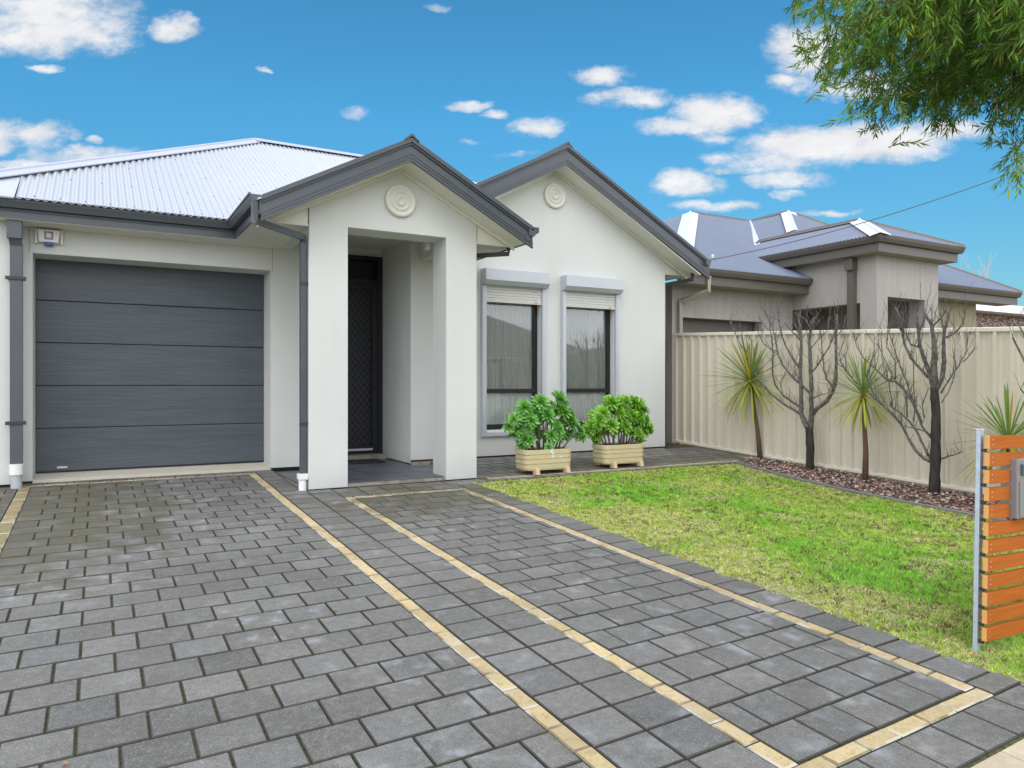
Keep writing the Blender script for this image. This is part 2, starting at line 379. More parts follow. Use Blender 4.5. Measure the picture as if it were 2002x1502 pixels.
M['yellow'] = paver_mat('sand_yellow_brick', (.58, .45, .235), (.48, .365, .18), .55, .45)
M['chamfer'] = mat('dark_paver_edge', (.062, .060, .052), .9, var=.4, vscale=30)  # dark chamfer colour stands in for the shade of the joint gaps
M['bloom'] = mat('lime_bloom', (.52, .49, .41), .9, col2=(.22, .18, .10), vscale=5.5, detail=8)
M['joint'] = mat('mossy_joint_sand', (.055, .05, .035), .95, var=.5, vscale=40, col2=(.085, .10, .02), detail=7)
M['tile'] = mat('porch_tile', (.095, .105, .13), .42, attr=True, var=.25, vscale=4)

def glass_mat(name, tint=(.9, .95, .95)):
    m = bpy.data.materials.new(name); m.use_nodes = True; t = m.node_tree; t.nodes.clear()
    o = t.nodes.new('ShaderNodeOutputMaterial'); mx = t.nodes.new('ShaderNodeMixShader'); tr = t.nodes.new('ShaderNodeBsdfTransparent'); gl = t.nodes.new('ShaderNodeBsdfGlossy')
    tr.inputs[0].default_value = (*tint, 1); gl.inputs['Roughness'].default_value = .02
    fr = t.nodes.new('ShaderNodeFresnel'); fr.inputs[0].default_value = 1.5
    setin(t, mx.inputs[0], mth(t, 'MULTIPLY_ADD', fr.outputs[0], 1.1, .02, clamp=True)); t.links.new(tr.outputs[0], mx.inputs[1]); t.links.new(gl.outputs[0], mx.inputs[2]); t.links.new(mx.outputs[0], o.inputs[0])
    return m
M['glass'] = glass_mat('window_glass', (.98, 1, 1))
M['dglass'] = glass_mat('dark_glass', (.15, .17, .18))
def screen_mat():
    m = bpy.data.materials.new('fly_screen'); m.use_nodes = True; t = m.node_tree; b = t.nodes['Principled BSDF']; b.inputs['Base Color'].default_value = (.04, .04, .04, 1)
    tr = t.nodes.new('ShaderNodeBsdfTransparent'); mx = t.nodes.new('ShaderNodeMixShader'); mx.inputs[0].default_value = .32
    t.links.new(tr.outputs[0], mx.inputs[1]); t.links.new(b.outputs[0], mx.inputs[2]); t.links.new(mx.outputs[0], t.nodes['Material Output'].inputs[0])
    return m
M['screen'] = screen_mat()

# ------------------------------------------------------------------ the ground
def warp(x, y):
    k = .046*(1-min(max((y-2)/6.0, 0), 1)) if x < 3.9 else 0
    return y+k*(x-1.6)
def sheet(name, pts, dz, m, kind='structure', nx=1):
    mb = MB(); mb.add([(x, y, G(y)+dz) for x, y in pts], [tuple(range(len(pts)))])
    return tag(mb.build(name, m), kind=kind)
gy = [-400, -60, -12, -3, 0, 2, 4, 6, 8, 10.5, 14, 40, 400]
mb = MB()
for i in range(len(gy)-1):
    mb.add([(-400, gy[i], G(gy[i])-.12), (400, gy[i], G(gy[i])-.12), (400, gy[i+1], G(gy[i+1])-.12), (-400, gy[i+1], G(gy[i+1])-.12)], [(0,1,2,3)])
tag(mb.build('ground', M['ground']), kind='structure')

def chamf(mb, x0, x1, y0, y1, z, c=.0045, mi=0, h=.035, wf=warp):
    """one bevelled paver"""
    tz = z+random.uniform(-.0016, .0016); a, b = random.uniform(-.004, .004), random.uniform(-.004, .004)
    cx, cy = (x0+x1)/2, (y0+y1)/2
    def P(x, y, dz): yy = wf(x, y); return (x, yy, G(yy)+tz+dz+(x-cx)*a+(y-cy)*b)
    vs = []
    for ins, dz in ((0, -h), (0, -c*.9), (c, 0)):
        j = .0012
        ins2 = ins*1.25
        vs += [P(x0+ins+random.uniform(-j, j), y0+ins, dz), P(x1-ins, y0+ins+random.uniform(-j, j), dz), P(x1-ins+random.uniform(-j, j), y1-ins, dz), P(x0+ins, y1-ins, dz)]
    fs = [(8, 9, 10, 11)]
    for k in (0, 4):
        for i in range(4): fs.append((k+i, k+(i+1) % 4, k+4+(i+1) % 4, k+4+i))
    mb.add(vs, fs, mi)
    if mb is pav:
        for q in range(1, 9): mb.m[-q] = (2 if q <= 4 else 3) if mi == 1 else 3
def dcol():
    v = random.gauss(1, .10); v = min(max(v, .72), 1.35); t = random.uniform(-.02, .03)
    return (v*(1-t), v, v*(1+t*1.3))
g = .0048
pav = MB()
def course(x0, x1, y0, y1, w, off, mi=0, gy_=.0018):
    """off: joints at x1-off-k*w"""
    js = [x1]; x = x1-off if off > .01 else x1-w
    while x > x0+.03: js.append(x); x -= w
    js.append(x0)
    for b, a in zip(js[:-1], js[1:]):
        pav.col = dcol(); chamf(pav, a+g*.8, b-g*.8, y0+g+gy_*.5, y1-g-gy_*.5, 0, mi=mi)
# left drive
P0 = 3.855; pit = .2325
k = -12
rows = []
y = P0
while y < 9.09-.05: y += pit
top = y
n = 0; y = P0-12*pit
i = -12
while True:
    y0 = P0+i*pit; y1 = y0+pit
    if y0 > 9.085: break
    y1c = min(y1, 9.088)
    if y1c-y0 > .04:
        course(-.595, 1.562, y0, y1c, .248, .144 if i % 2 else 0)
        if y0 < 9.2: course(-1.7, -.70, y0, y1c, .248, .1 if i % 2 else 0)
    i += 1
course(-.70, 1.87, 9.16, 9.30, .248, .1); course(-1.7, -.70, 9.088, 9.30, .248, 0)
# strips of small yellow bricks
def vstrip(x0, x1, ya, yb, L=.1855, ph=0):
    y = ya+ph
    while y < yb-.02:
        pav.col = tuple(np.array((1, 1, 1))*random.uniform(.85, 1.12)); chamf(pav, x0+.003, x1-.003, y+.003, min(y+L, yb)-.003, .0005, mi=1, c=.007); y += L
def hstrip(y0, y1, xa, xb, L=.21):
    x = xa
    while x < xb-.02:
        pav.col = tuple(np.array((1, 1, 1))*random.uniform(.85, 1.12)); chamf(pav, x+.003, min(x+L, xb)-.003, y0+.003, y1-.003, .0005, mi=1, c=.007); x += L
vstrip(1.562, 1.650, 1.55, 9.10)
vstrip(-.70, -.595, 1.55, 9.10, .20)
hstrip(9.088, 9.16, -.70, 1.65)
vstrip(2.18, 2.268, 1.81, 7.30)
vstrip(3.462, 3.548, 1.81, 7.30)
hstrip(7.225, 7.305, 2.268, 3.462); hstrip(1.725, 1.81, 2.18, 3.548)
# two column band
y = 2.29-4*pit-.014
while y < 9.29:
    x1 = 2.18 if y < 7.3 else (1.9 if y > 7.76 else 2.18)
    y1 = min(y+pit, 9.29)
    pav.col = dcol(); chamf(pav, 1.65+g, min(1.915, 1.87 if y > 7.76 else 2)-g, y+g, y1-g, 0)
    if y < 7.72: pav.col = dcol(); chamf(pav, 1.915+g, 2.18-g, y+g, min(y1, 7.79)-g, 0)
    y += pit
# right panel
y = 1.815; i = 0
while y < 7.22:
    course(2.268, 3.462, y, min(y+pit, 7.225), .2495, (.06 if i % 2 else .185)); y += pit; i += 1
course(2.18, 3.548, 7.305, 7.54, .25, .1); course(2.18, 3.95, 7.54, 7.775, .25, 0)
# border by the lawn and bottom rows
y = 1.81+.05
while y < 7.5: pav.col = dcol(); chamf(pav, 3.548+g, 3.812-g, y+g, y+pit-g, 0); y += pit
course(2.18, 3.812, 1.49, 1.725, .255, .05)
pav.col = dcol(); chamf(pav, 3.548+g, 3.812-g, 1.73, 1.855, 0)
course(1.65, 2.18, 1.26, 1.49-.002, .265, 0)
# path beside the gable wing
y = 7.62; i = 0
while y < 9.25:
    x0 = 3.93 if y < 9.0 else 3.95
    if i == 1: pass
    course(3.82 if y < 7.8 else x0, 8.80, y, min(y+.235, 9.24), .25, (.12 if i % 2 else 0)) if i != 0 else course(3.82, 8.3, 7.60, 7.715, .25, .05)
    y = 7.715+.085 if i == 0 else y+.235
    i += 1
_w = warp
x = 4.05
while x < 8.25:
    pav.col = tuple(np.array((.95, .95, .95))*random.uniform(.8, 1.1)); chamf(pav, x+.003, x+.207, 7.718, 7.797, .0005, mi=1, c=.004); x += .21
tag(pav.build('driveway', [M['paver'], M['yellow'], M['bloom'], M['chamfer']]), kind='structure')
mb = MB()
for a, b in ((-.2, 1.0), (1.0, 1.3)): pass
ys = [1.2, 3, 5, 7, 7.82, 9.30]
for p, q in zip(ys[:-1], ys[1:]):
    xr = 3.83 if q < 8 else 1.885
    mb.add([(-1.75, p, G(p)-.012), (xr, p, G(p)-.012), (xr, q, G(q)-.012), (-1.75, q, G(q)-.012)], [(0,1,2,3)])
mb.add([(3.83, 7.6, G(7.6)-.012), (8.82, 7.6, G(7.6)-.012), (8.82, 7.82, G(7.82)-.012), (3.83, 7.82, G(7.82)-.012)], [(0,1,2,3)]); mb.add([(3.94, 7.82, G(7.82)-.012), (8.82, 7.82, G(7.82)-.012), (8.82, 9.16, G(9.16)-.012), (3.94, 9.16, G(9.16)-.012)], [(0,1,2,3)]); mb.add([(8.1, 9.16, G(9.16)-.012), (8.82, 9.16, G(9.16)-.012), (8.82, 9.9, G(9.9)-.012), (8.1, 9.9, G(9.9)-.012)], [(0,1,2,3)])
tag(mb.build('paving_joints', M['joint']), kind='structure')
# public footpath of large beige pavers
fp = MB()
for j in range(6):
    for i in range(-8, 22):
        x0 = -.3+i*.42+(j % 2)*.21; y0 = 1.482-.28*(j+1)
        if x0+.42 < 2.45 and j == 0 and False: continue
        s = random.uniform(.85, 1.1); fp.col = (.55*s, .47*s, .34*s)
        chamf(fp, x0+.005, x0+.415, y0+.005, y0+.275, 0, c=.008, wf=lambda x, y: y+.046*(x-1.6))
tag(fp.build('footpath', M['beige']), kind='structure')
mb = MB(); mb.box(-60, 60, -10.5, -3.2, -.75, -.655); tag(mb.build('road', M['asphalt']), kind='structure')
mb = MB(); mb.box(-60, 60, -3.2, -3.05, -.75, -.52); mb.box(-60, 60, -10.65, -10.5, -.75, -.52); tag(mb.build('kerb', M['thresh']), kind='structure')
mb = MB(); mb.box(-60, 60, -3.05, -.35, -.75, -.515); tag(mb.build('verge', M['soil']), kind='structure')

# lawn
EDGE = [(8.25, 7.72), (8.04, 7.60), (7.88, 7.1), (7.68, 6.3), (7.58, 5.5), (7.54, 4.8), (7.57, 4.1), (7.63, 3.0), (7.66, 1.7), (7.66, 1.5)]
def edge_x(y):
    ys_ = [p[1] for p in EDGE][::-1]; xs_ = [p[0] for p in EDGE][::-1]
    return np.interp(y, ys_, xs_)
mb = MB(); N = 26
yy = np.linspace(1.45, 7.62, N)
vs = []
for y in yy: vs += [(3.79, y, G(y)-.012), (float(edge_x(y)), y, G(y)-.012)]
mb.add(vs, [(2*i, 2*i+1, 2*i+3, 2*i+2) for i in range(N-1)])
tag(mb.build('lawn', M['soil']), kind='structure')
def grass():
    n = 260000
    y = 1.47+(7.60-1.47)*rng.random(n)**1.18; x = 3.70+(8.1-3.70)*rng.random(n)
    e = edge_x(y)
    ok = (x < e-.01); wob = -.055*vnoise(y, y*0, 4.3)-.03*vnoise(y, y*0+5, 17.)+.045; ok &= (x > 3.775+wob)
    pa = vnoise(x, y, 1.1)*.45+vnoise(x+9, y+3, 2.7)*.35+vnoise(x+2, y+7, 7.5)*.2     # green patches
    br = vnoise(x+20, y+11, 1.9)*.6+vnoise(x+5, y+30, 5.5)*.4
    ok &= rng.random(n) < np.clip(1.5-1.6*np.clip(br-.5, 0, 1)*3, .25, 1)
    edge = np.clip(1-(x-3.78)/.35, 0, 1)+np.clip(1-(e-x)/.3, 0, 1)*.8+np.clip((y-7.0)/.5, 0, 1)*.7
    x, y, pa, br, edge = x[ok], y[ok], pa[ok], br[ok], edge[ok]; n = len(x)
    gr = np.clip((pa-.40)*2.4, 0, 1)*(1-.6*np.clip(edge, 0, 1))
    hf = vnoise(x, y, 38)*.6+vnoise(x+3, y+8, 85)*.4; straw = (rng.random(n)*.45+hf*.75) > (.54+.32*gr)
    h = (.011+.016*rng.random(n))*(1+.4*gr); w = .0022+.0022*rng.random(n)
    d = np.sqrt(x*x+y*y); w = w*np.clip(d/4.5, .9, 2.0)
    az = rng.random(n)*2*np.pi; ln = h*(.35+.9*rng.random(n)); la = rng.random(n)*2*np.pi
    z = -.06+.0474*(y-9.5)-.014+np.clip((3.81-x)/.02, 0, 1)*.012
    V = np.zeros((n, 3, 3))
    V[:, 0] = np.stack([x-np.cos(az)*w, y-np.sin(az)*w, z], 1); V[:, 1] = np.stack([x+np.cos(az)*w, y+np.sin(az)*w, z], 1)
    V[:, 2] = np.stack([x+np.cos(la)*ln, y+np.sin(la)*ln, z+h*np.where(straw, .6, 1)], 1)
    F = np.arange(3*n).reshape(n, 3)
    c = np.zeros((n, 3)); v = (rng.normal(1, .16, (n, 1))*(.72+.6*vnoise(x+1, y+17, 24))[:, None]).clip(.45, 1.6)
    c[:] = (.40, .56, .07); c = c*(1-gr[:, None])+np.array((.24, .58, .06))*gr[:, None]
    c[straw] = (.72, .66, .32); pk = straw & (rng.random(n) < .25); c[pk] = (.66, .54, .40)
    hb_ = vnoise(x+11, y+2, 30); dk = (rng.random(n)*.5+hb_) > 1.08-.14*(br > .52); c[dk] = (.15, .12, .06)
    tag(raw('grass', V.reshape(-1, 3), F, M['grass'], col=c*v), kind='stuff')
grass()

# mulch bed with broken stones
mb = MB(); vs = []
for y in yy: vs += [(float(edge_x(y)), y, G(y)-.02), (8.86, y, G(y)-.02)]
mb.add(vs, [(2*i, 2*i+1, 2*i+3, 2*i+2) for i in range(N-1)])
mb.add([(8.04, 7.62, G(7.62)-.02), (8.86, 7.62, G(7.62)-.02), (8.86, 8.02, G(8.02)-.02), (8.3, 7.8, G(7.8)-.02)], [(0,1,2,3)])
tag(mb.build('garden_bed', M['bedsoil']), kind='structure')
def stones():
    n = 5200
    y = 1.5+(8.0-1.5)*rng.random(n); x = 7.5+1.32*rng.random(n)
    ok = (x > edge_x(np.minimum(y, 7.65))+.02) & (x < 8.80) & ~((y > 7.66) & (x < 8.1+(y-7.6)*1.6))
    x, y = x[ok], y[ok]; n = len(x)
    base = np.array([(1,0,0),(-1,0,0),(0,1,0),(0,-1,0),(0,0,1),(0,0,-1)], float)
    fc = np.array([(0,2,4),(2,1,4),(1,3,4),(3,0,4),(2,0,5),(1,2,5),(3,1,5),(0,3,5)])
    s = (.009+.020*rng.random((n, 1, 1))**1.5)*np.array([1, 1, .5]); V = base[None]*s*(1+.5*(rng.random((n, 6, 3))-.5)*1.3)
    a = rng.random(n)*6.28; t = (rng.random(n)-.5)*1.4; ca, sa, ct, st = np.cos(a), np.sin(a), np.cos(t), np.sin(t)
    X, Y_, Z = V[..., 0], V[..., 1], V[..., 2]
    Y2 = Y_*ct[:, None]-Z*st[:, None]; Z2 = Y_*st[:, None]+Z*ct[:, None]
    V = np.stack([X*ca[:, None]-Y2*sa[:, None], X*sa[:, None]+Y2*ca[:, None], Z2], -1)
    heap = .012+.03*rng.random(n); pos = np.stack([x, y, -.06+.0474*(y-9.5)-.02+heap], 1); V += pos[:, None]
    F = (fc[None]+6*np.arange(n)[:, None, None]).reshape(-1, 3)
    pal = np.array([(.34,.19,.15),(.42,.28,.23),(.22,.11,.085),(.50,.40,.35),(.60,.53,.48),(.16,.085,.07),(.36,.24,.20)])
    c = pal[rng.integers(0, 7, n)]*rng.normal(1, .15, (n, 1)).clip(.6, 1.4)
    tag(raw('gravel', V.reshape(-1, 3), F, M['stone'], col=np.repeat(c, 8, 0)), kind='stuff')
stones()
mb = MB()
path = [(x, y, G(y)) for x, y in EDGE[1:]]
P_ = []
for i in range(len(path)-1):
    for t in (0, .34, .67): P_.append(tuple(np.array(path[i])*(1-t)+np.array(path[i+1])*t))
P_.append(path[-1])
mb.sweep([(-.022, -.05), (.022, -.05), (.022, .012), (.012, .020), (-.012, .020), (-.022, .012)], P_)
tag(mb.build('garden_edging', M['edge']), 'low grey edging strip curving between the lawn and the stone bed', 'garden edging')

#@@HOUSE
# ------------------------------------------------------------------ the house
H0 = thing('house', 'cream rendered single-storey house with two charcoal-trimmed gables and a grey garage door', 'house', (3.4, 9.3, 0))
PT = .52
# walls: one mesh each for the garage front, the portico and the gable wing
def cells(mb, x0, x1, z0, z1, holes, yf, yb):
    xs = sorted({x0, x1, *[h[0] for h in holes], *[h[1] for h in holes]}); zs = sorted({z0, z1, *[h[2] for h in holes], *[h[3] for h in holes]})
    for a, b in zip(xs[:-1], xs[1:]):
        for c, d in zip(zs[:-1], zs[1:]):
            if any(h[0] <= a and b <= h[1] and h[2] <= c and d <= h[3] for h in holes): continue
            for yv in (yf, yb): mb.add([(a, yv, c), (b, yv, c), (b, yv, d), (a, yv, d)], [(0,1,2,3)])
    for h in holes:
        a, b, c, d = h
        mb.add([(a,yf,c),(a,yb,c),(a,yb,d),(a,yf,d)], [(0,1,2,3)]); mb.add([(b,yf,c),(b,yb,c),(b,yb,d),(b,yf,d)], [(0,1,2,3)])
        mb.add([(a,yf,d),(b,yf,d),(b,yb,d),(a,yb,d)], [(0,1,2,3)])
        if c > z0: mb.add([(a,yf,c),(b,yf,c),(b,yb,c),(a,yb,c)], [(0,1,2,3)])
mb = MB()
cells(mb, -1.25, 2.35, -.05, 2.9, [(-.60, 1.86, -.05, 2.385)], 9.32, 9.84)
mb.add([(-1.25, 9.32, -.05), (-1.25, 13, -.05), (-1.25, 13, 2.9), (-1.25, 9.32, 2.9)], [(0,1,2,3)])
mb.add([(2.35, 9.32, -.05), (2.35, 10.5, -.05), (2.35, 10.5, 3.0), (2.35, 9.32, 3.0)], [(0,1,2,3)])
mb.box(-1.25, -.775, 9.12, 9.317, -.05, 2.69)
mb.build('garage_wall', M['wall'], H0)
mb = MB(); mb.box(1.878, 1.882, 9.3185, 9.3195, 2.385, 2.655); mb.build('control_joint', M['footing'], H0)
mb = MB(); mb.box(-.632, -.628, 9.3185, 9.3195, 2.385, 2.655); mb.build('control_joint', M['footing'], H0)
mb = MB()                                  # entry recess
mb.add([(3.652, 9.2, -.08), (3.652, 10.36, -.08), (3.652, 10.36, 3.0), (3.652, 9.2, 3.0)], [(0,1,2,3)])
mb.box(2.35, 3.652, 10.36, 10.5, 2.85, 3.0); mb.box(3.652, 3.9, 10.36, 10.5, -.08, 3.0)
mb.build('entry_wall', M['wall'], H0)
mb = MB()                                  # gable wing
W1 = (4.775, 5.685, .30, 2.45); W2 = (6.115, 7.03, .30, 2.45)
cells(mb, 3.652, 8.09, -.035, 2.9, [W1, W2], 9.2, 9.42)
mb.add([(8.09, 9.2, -.035), (8.09, 15, -.035), (8.09, 15, 2.9), (8.09, 9.2, 2.9)], [(0,1,2,3)])
ax, az = 5.936, 4.16
zl = lambda x: az-.534*abs(x-ax)
mb.add([(3.652, 9.2, 2.9), (8.09, 9.2, 2.9), (8.09, 9.2, zl(8.09)), (ax, 9.2, az), (3.652, 9.2, zl(3.652))], [(0,1,2,3,4)])
mb.build('gable_wall', M['wall'], H0)
mb = MB()                                  # gable eave infill panels, 3 mm behind the wall face
mb.prism([(8.10, 2.80), (8.56, 2.80), (8.10, zl(8.10)-.01)], 'y', 9.21, 9.24)
mb.build('eave_panel', M['cream'], H0)
mb = MB()                                  # portico
px_, pz = 2.961, 3.398
pl = lambda x: pz-.505*abs(x-px_)
mb.prism([(1.95, -.135), (2.37, -.135), (2.37, 2.688), (3.538, 2.688), (3.538, -.135), (3.935, -.135), (3.935, pl(3.935)), (px_, pz), (1.95, pl(1.95))], 'y', 7.8, 8.19)
mb.box(1.95, 2.10, 8.19, 9.32, 2.66, 2.95); mb.box(3.80, 3.935, 8.19, 9.2, 2.66, 2.95)
mb.build('portico', M['wall'], H0, bevel=.006)
mb = MB()
mb.prism([(3.945, 2.668), (4.42, 2.668), (3.945, pl(3.945)-.008)], 'y', 7.81, 7.84)
mb.build('eave_panel', M['cream'], H0); mb = MB(); mb.prism([(1.94, 2.668), (1.94, pl(1.94)-.008), (1.485, 2.668)], 'y', 7.81, 7.84)
mb.build('eave_panel', M['cream'], H0)
mb = MB(); mb.box(1.94, 3.95, 7.83, 8.16, -.20, -.138); mb.box(3.66, 8.07, 9.225, 9.35, -.2, -.037)
mb.build('footing', M['footing'], H0)
mb = MB(); mb.box(3.66, 8.07, 9.17, 9.222, -.2, -.062); mb.build('footing_edge', M['conc'], H0)
# soffits
mb = MB()
mb.box(-1.35, 1.95, 8.95, 9.32, 2.655, 2.672)            # garage eave
mb.box(1.40, 1.95, 7.812, 8.95, 2.657, 2.674)             # portico left
mb.box(3.935, 4.46, 7.812, 9.2, 2.657, 2.674)             # portico right
mb.box(8.09, 8.60, 9.212, 15, 2.78, 2.797)
mb.box(1.95, 3.935, 8.19, 9.33, 2.95, 2.965); mb.box(2.35, 3.66, 9.33, 10.5, 2.95, 2.965)
for (cx, cz, s, x0, x1, ya, yb) in ((px_, pz, .505, 1.42, 4.44, 7.47, 7.8), (ax, az, .534, 3.9, 8.56, 8.87, 9.2)):
    for xe in (x0, x1):
        ze = cz-s*abs(xe-cx); vs = []
        for yv in (ya, yb): vs += [(cx, yv, cz), (xe, yv, ze), (xe, yv, ze+.02), (cx, yv, cz+.02)]
        mb.add(vs, [(0,1,2,3), (4,5,6,7), (0,1,5,4), (3,2,6,7), (1,2,6,5), (0,3,7,4)])
        # quarter moulding where soffit meets wall
        vs = []
        for yv in (yb-.028, yb+.0):
            vs += [(cx, yv, cz-.035), (xe, yv, ze-.035), (xe, yv, ze-.001), (cx, yv, cz-.001)]
        mb.add(vs, [(0,1,2,3), (0,1,5,4), (3,2,6,7), (1,2,6,5), (0,3,7,4)])
mb.build('soffit', M['cream'], H0)
# gutters and fascias
GUT = [(0, -.098), (.075, -.098), (.102, -.035), (.102, -.022), (.112, -.018), (.118, -.006), (.112, .004), (.100, .002), (.09, -.012), (0, -.012)]
mb = MB()
for pth in ([(-1.42, 8.965, 2.862), (1.405, 8.965, 2.862), (1.405, 7.50, 2.862)], [(4.44, 9.1, 2.835), (4.44, 7.42, 2.835)][::-1], [(8.62, 8.80, 3.02), (8.62, 15, 3.02)]):
    mb = MB(); mb.sweep(GUT, pth); mb.build('gutter', M['char'], H0)
FAS = [(0, -.20), (.018, -.20), (.018, -.188), (.012, -.185), (.012, -.13), (.016, -.127), (.012, -.122), (.012, -.09), (0, -.09)]
for pth in ([(-1.35, 8.955, 2.862), (1.398, 8.955, 2.862), (1.398, 7.50, 2.862)], [(4.43, 7.46, 2.845), (4.43, 9.1, 2.845)], [(8.60, 8.86, 3.0), (8.60, 15, 3.0)]):
    mb = MB(); mb.sweep(FAS, pth); mb.build('fascia', M['char'], H0)
def barge(name, cx, ztop, s, xl, xr, yf, drop):
    b = MB(); ln = math.sqrt(1+s*s)
    def layer(t0, t1, y0, y1):       # t: vertical drop from the top line
        for xe in (xl, xr):
            ze = lambda t: ztop-t-s*abs(xe-cx)
            vs = []
            for yv in (y0, y1): vs += [(cx, yv, ztop-t0), (xe, yv, ze(t0)), (xe, yv, ze(t1)), (cx, yv, ztop-t1)]
            b.add(vs, [(0,1,2,3), (7,6,5,4), (0,1,5,4), (3,2,6,7), (1,2,6,5), (0,3,7,4)])
    layer(0, .050, yf-.030, yf+.10)                  # rolled cap
    layer(.050, .062, yf-.012, yf+.02)
    layer(.066, .076, yf-.020, yf+.02)
    layer(.076, drop-.085, yf, yf+.02)
    layer(drop-.085, drop-.075, yf-.008, yf+.02); layer(drop-.075, drop-.05, yf-.002, yf+.02)
    layer(drop-.05, drop-.04, yf-.010, yf+.02); layer(drop-.04, drop-.014, yf-.004, yf+.02); layer(drop-.014, drop, yf-.014, yf+.02)
    return b.build(name, M['char'], H0)
barge('barge_board', 2.961, 3.655, .525, 1.40, 4.50, 7.45, .252)
barge('barge_board', 5.936, 4.462, .520, 3.90, 8.74, 8.86, .300)
mb = MB()
mb.box(1.385, 1.50, 7.455, 7.49, 2.655, 2.80); mb.build('barge_end', M['char'], H0); mb = MB(); mb.box(4.40, 4.455, 7.44, 7.47, 2.648, 2.76)
mb.add([(4.455, 7.44, 2.72), (4.57, 7.42, 2.78), (4.575, 7.42, 2.845), (4.455, 7.44, 2.85), (4.455, 7.47, 2.72), (4.57, 7.47, 2.78), (4.575, 7.47, 2.845), (4.455, 7.47, 2.85)], [(0,1,2,3), (7,6,5,4), (0,1,5,4), (1,2,6,5), (2,3,7,6)])
mb.build('barge_end', M['char'], H0); mb = MB(); mb.add([(8.60, 8.855, 2.83), (8.74, 8.84, 2.93), (8.745, 8.84, 3.01), (8.6, 8.855, 3.02), (8.60, 8.875, 2.83), (8.74, 8.875, 2.93), (8.745, 8.875, 3.01), (8.6, 8.875, 3.02)], [(0,1,2,3), (7,6,5,4), (0,1,5,4), (1,2,6,5), (2,3,7,6)])
mb.build('barge_end', M['char'], H0)

# corrugated roofs
def corr(mb, poly, pitch, amp, seg=6, mi=0, up=None):
    """poly: 3d convex planar polygon, first edge = eave"""
    P = [Vector(p) for p in poly]; n = sum(((P[i]-P[0]).cross(P[(i+1) % len(P)]-P[0]) for i in range(len(P))), Vector()).normalized()
    if n.z < 0: n = -n
    u = Vector((-n.y, n.x, 0)).normalized() if abs(n.x)+abs(n.y) > 1e-6 else Vector((1, 0, 0))
    v = n.cross(u).normalized()
    if v.z < 0: v = -v; 
    q = [((p-P[0]).dot(u), (p-P[0]).dot(v)) for p in P]
    u0, u1 = min(a for a, b in q), max(a for a, b in q); cols = []
    k = int((u1-u0)/pitch*seg)+1
    for i in range(k+1):
        uu = u0+1e-5+(u1-u0-2e-5)*i/k; vs = []
        for j in range(len(q)):
            a, b = q[j], q[(j+1) % len(q)]
            if (a[0]-uu)*(b[0]-uu) <= 0 and abs(a[0]-b[0]) > 1e-9:
                t = (uu-a[0])/(b[0]-a[0]); vs.append(a[1]+(b[1]-a[1])*t)
        if len(vs) < 2: continue
        off = n*(amp*math.cos(2*math.pi*(uu)/pitch))
        cols.append((P[0]+u*uu+v*min(vs)+off, P[0]+u*uu+v*max(vs)+off))
    vs = [p for c in cols for p in c]
    mb.add(vs, [(2*i, 2*i+1, 2*i+3, 2*i+2) for i in range(len(cols)-1)], mi)
    return P[0], u, v, n, q
def finish_smooth(o):
    o.data.polygons.foreach_set('use_smooth', [True]*len(o.data.polygons)); return o
A_ = (2.43, 13.50, 5.28); SLT = (-.72, 9.62, 3.26); SLB = (-.72, 8.83, 2.85)
mb = MB()
P0_, u, v, n, q = corr(mb, [SLB, (1.36, 8.83, 2.85), (2.96, 10.37, 3.65), (3.67, 9.63, 3.266), (5.95, 11.9, 4.45), (8.5, 9.45, 3.17), (8.5, 10.4, 3.667), (5.4, 13.5, 5.28), A_, SLT], .0755, .0115)
# screws on every third or fourth crest
P0_ = Vector(SLB); uu = Vector((1, 0, 0)); nn_ = Vector((0, -.461, .887)).normalized(); vv = Vector((0, .887, .461)).normalized()
for r_, vv0 in enumerate((.09, .95, 1.85, 2.75, 3.6, 4.5)):
    for i in range(2, 110, 3 if r_ == 0 else 4):
        uu0 = i*.0755+.01
        hipv = .89+(uu0)/(2.43+.72)*4.37
        if uu0 > 5 or vv0 > min(hipv, 5.2)-.15 or (uu0 > 2.0 and vv0 < (uu0-2.0)*1.2+.15): continue
        c = P0_+uu*uu0+vv*vv0+nn_*.009
        mb.tube([c, c+nn_*.009], .0075, 6, mi=1)
RF = finish_smooth(mb.build('roof', [M['roof'], M['screw']], H0))
mb = MB()                                  # smooth flashing sheet at the party wall, rear and left slopes
def slab(b, pts, th=.015):
    P = [Vector(p) for p in pts]; nrm = (P[1]-P[0]).cross(P[2]-P[0]).normalized(); k = len(P)
    vs = P+[p-nrm*th for p in P]
    b.add(vs, [tuple(range(k)), tuple(range(2*k-1, k-1, -1))]+[(i, i+k, (i+1) % k+k, (i+1) % k) for i in range(k)])
slab(mb, [(-1.40, 8.83, 2.853), (-.725, 8.83, 2.853), (-.725, 9.61, 3.26), (-.90, 9.60, 3.255), (-1.40, 8.98, 2.93)])
slab(mb, [(-1.40, 8.98, 2.93), (-.90, 9.60, 3.255), A_, (2.43, 16.5, 5.28), (-1.40, 16.5, 2.93)])
slab(mb, [A_, (5.4, 13.5, 5.28), (8.5, 16.6, 3.667), (8.5, 18, 2.95), (2.43, 18, 2.95)]); slab(mb, [(5.4, 13.5, 5.28), (8.5, 10.4, 3.667), (8.5, 16.6, 3.667)])
mb.build('roof_flashing', M['roof'], RF)
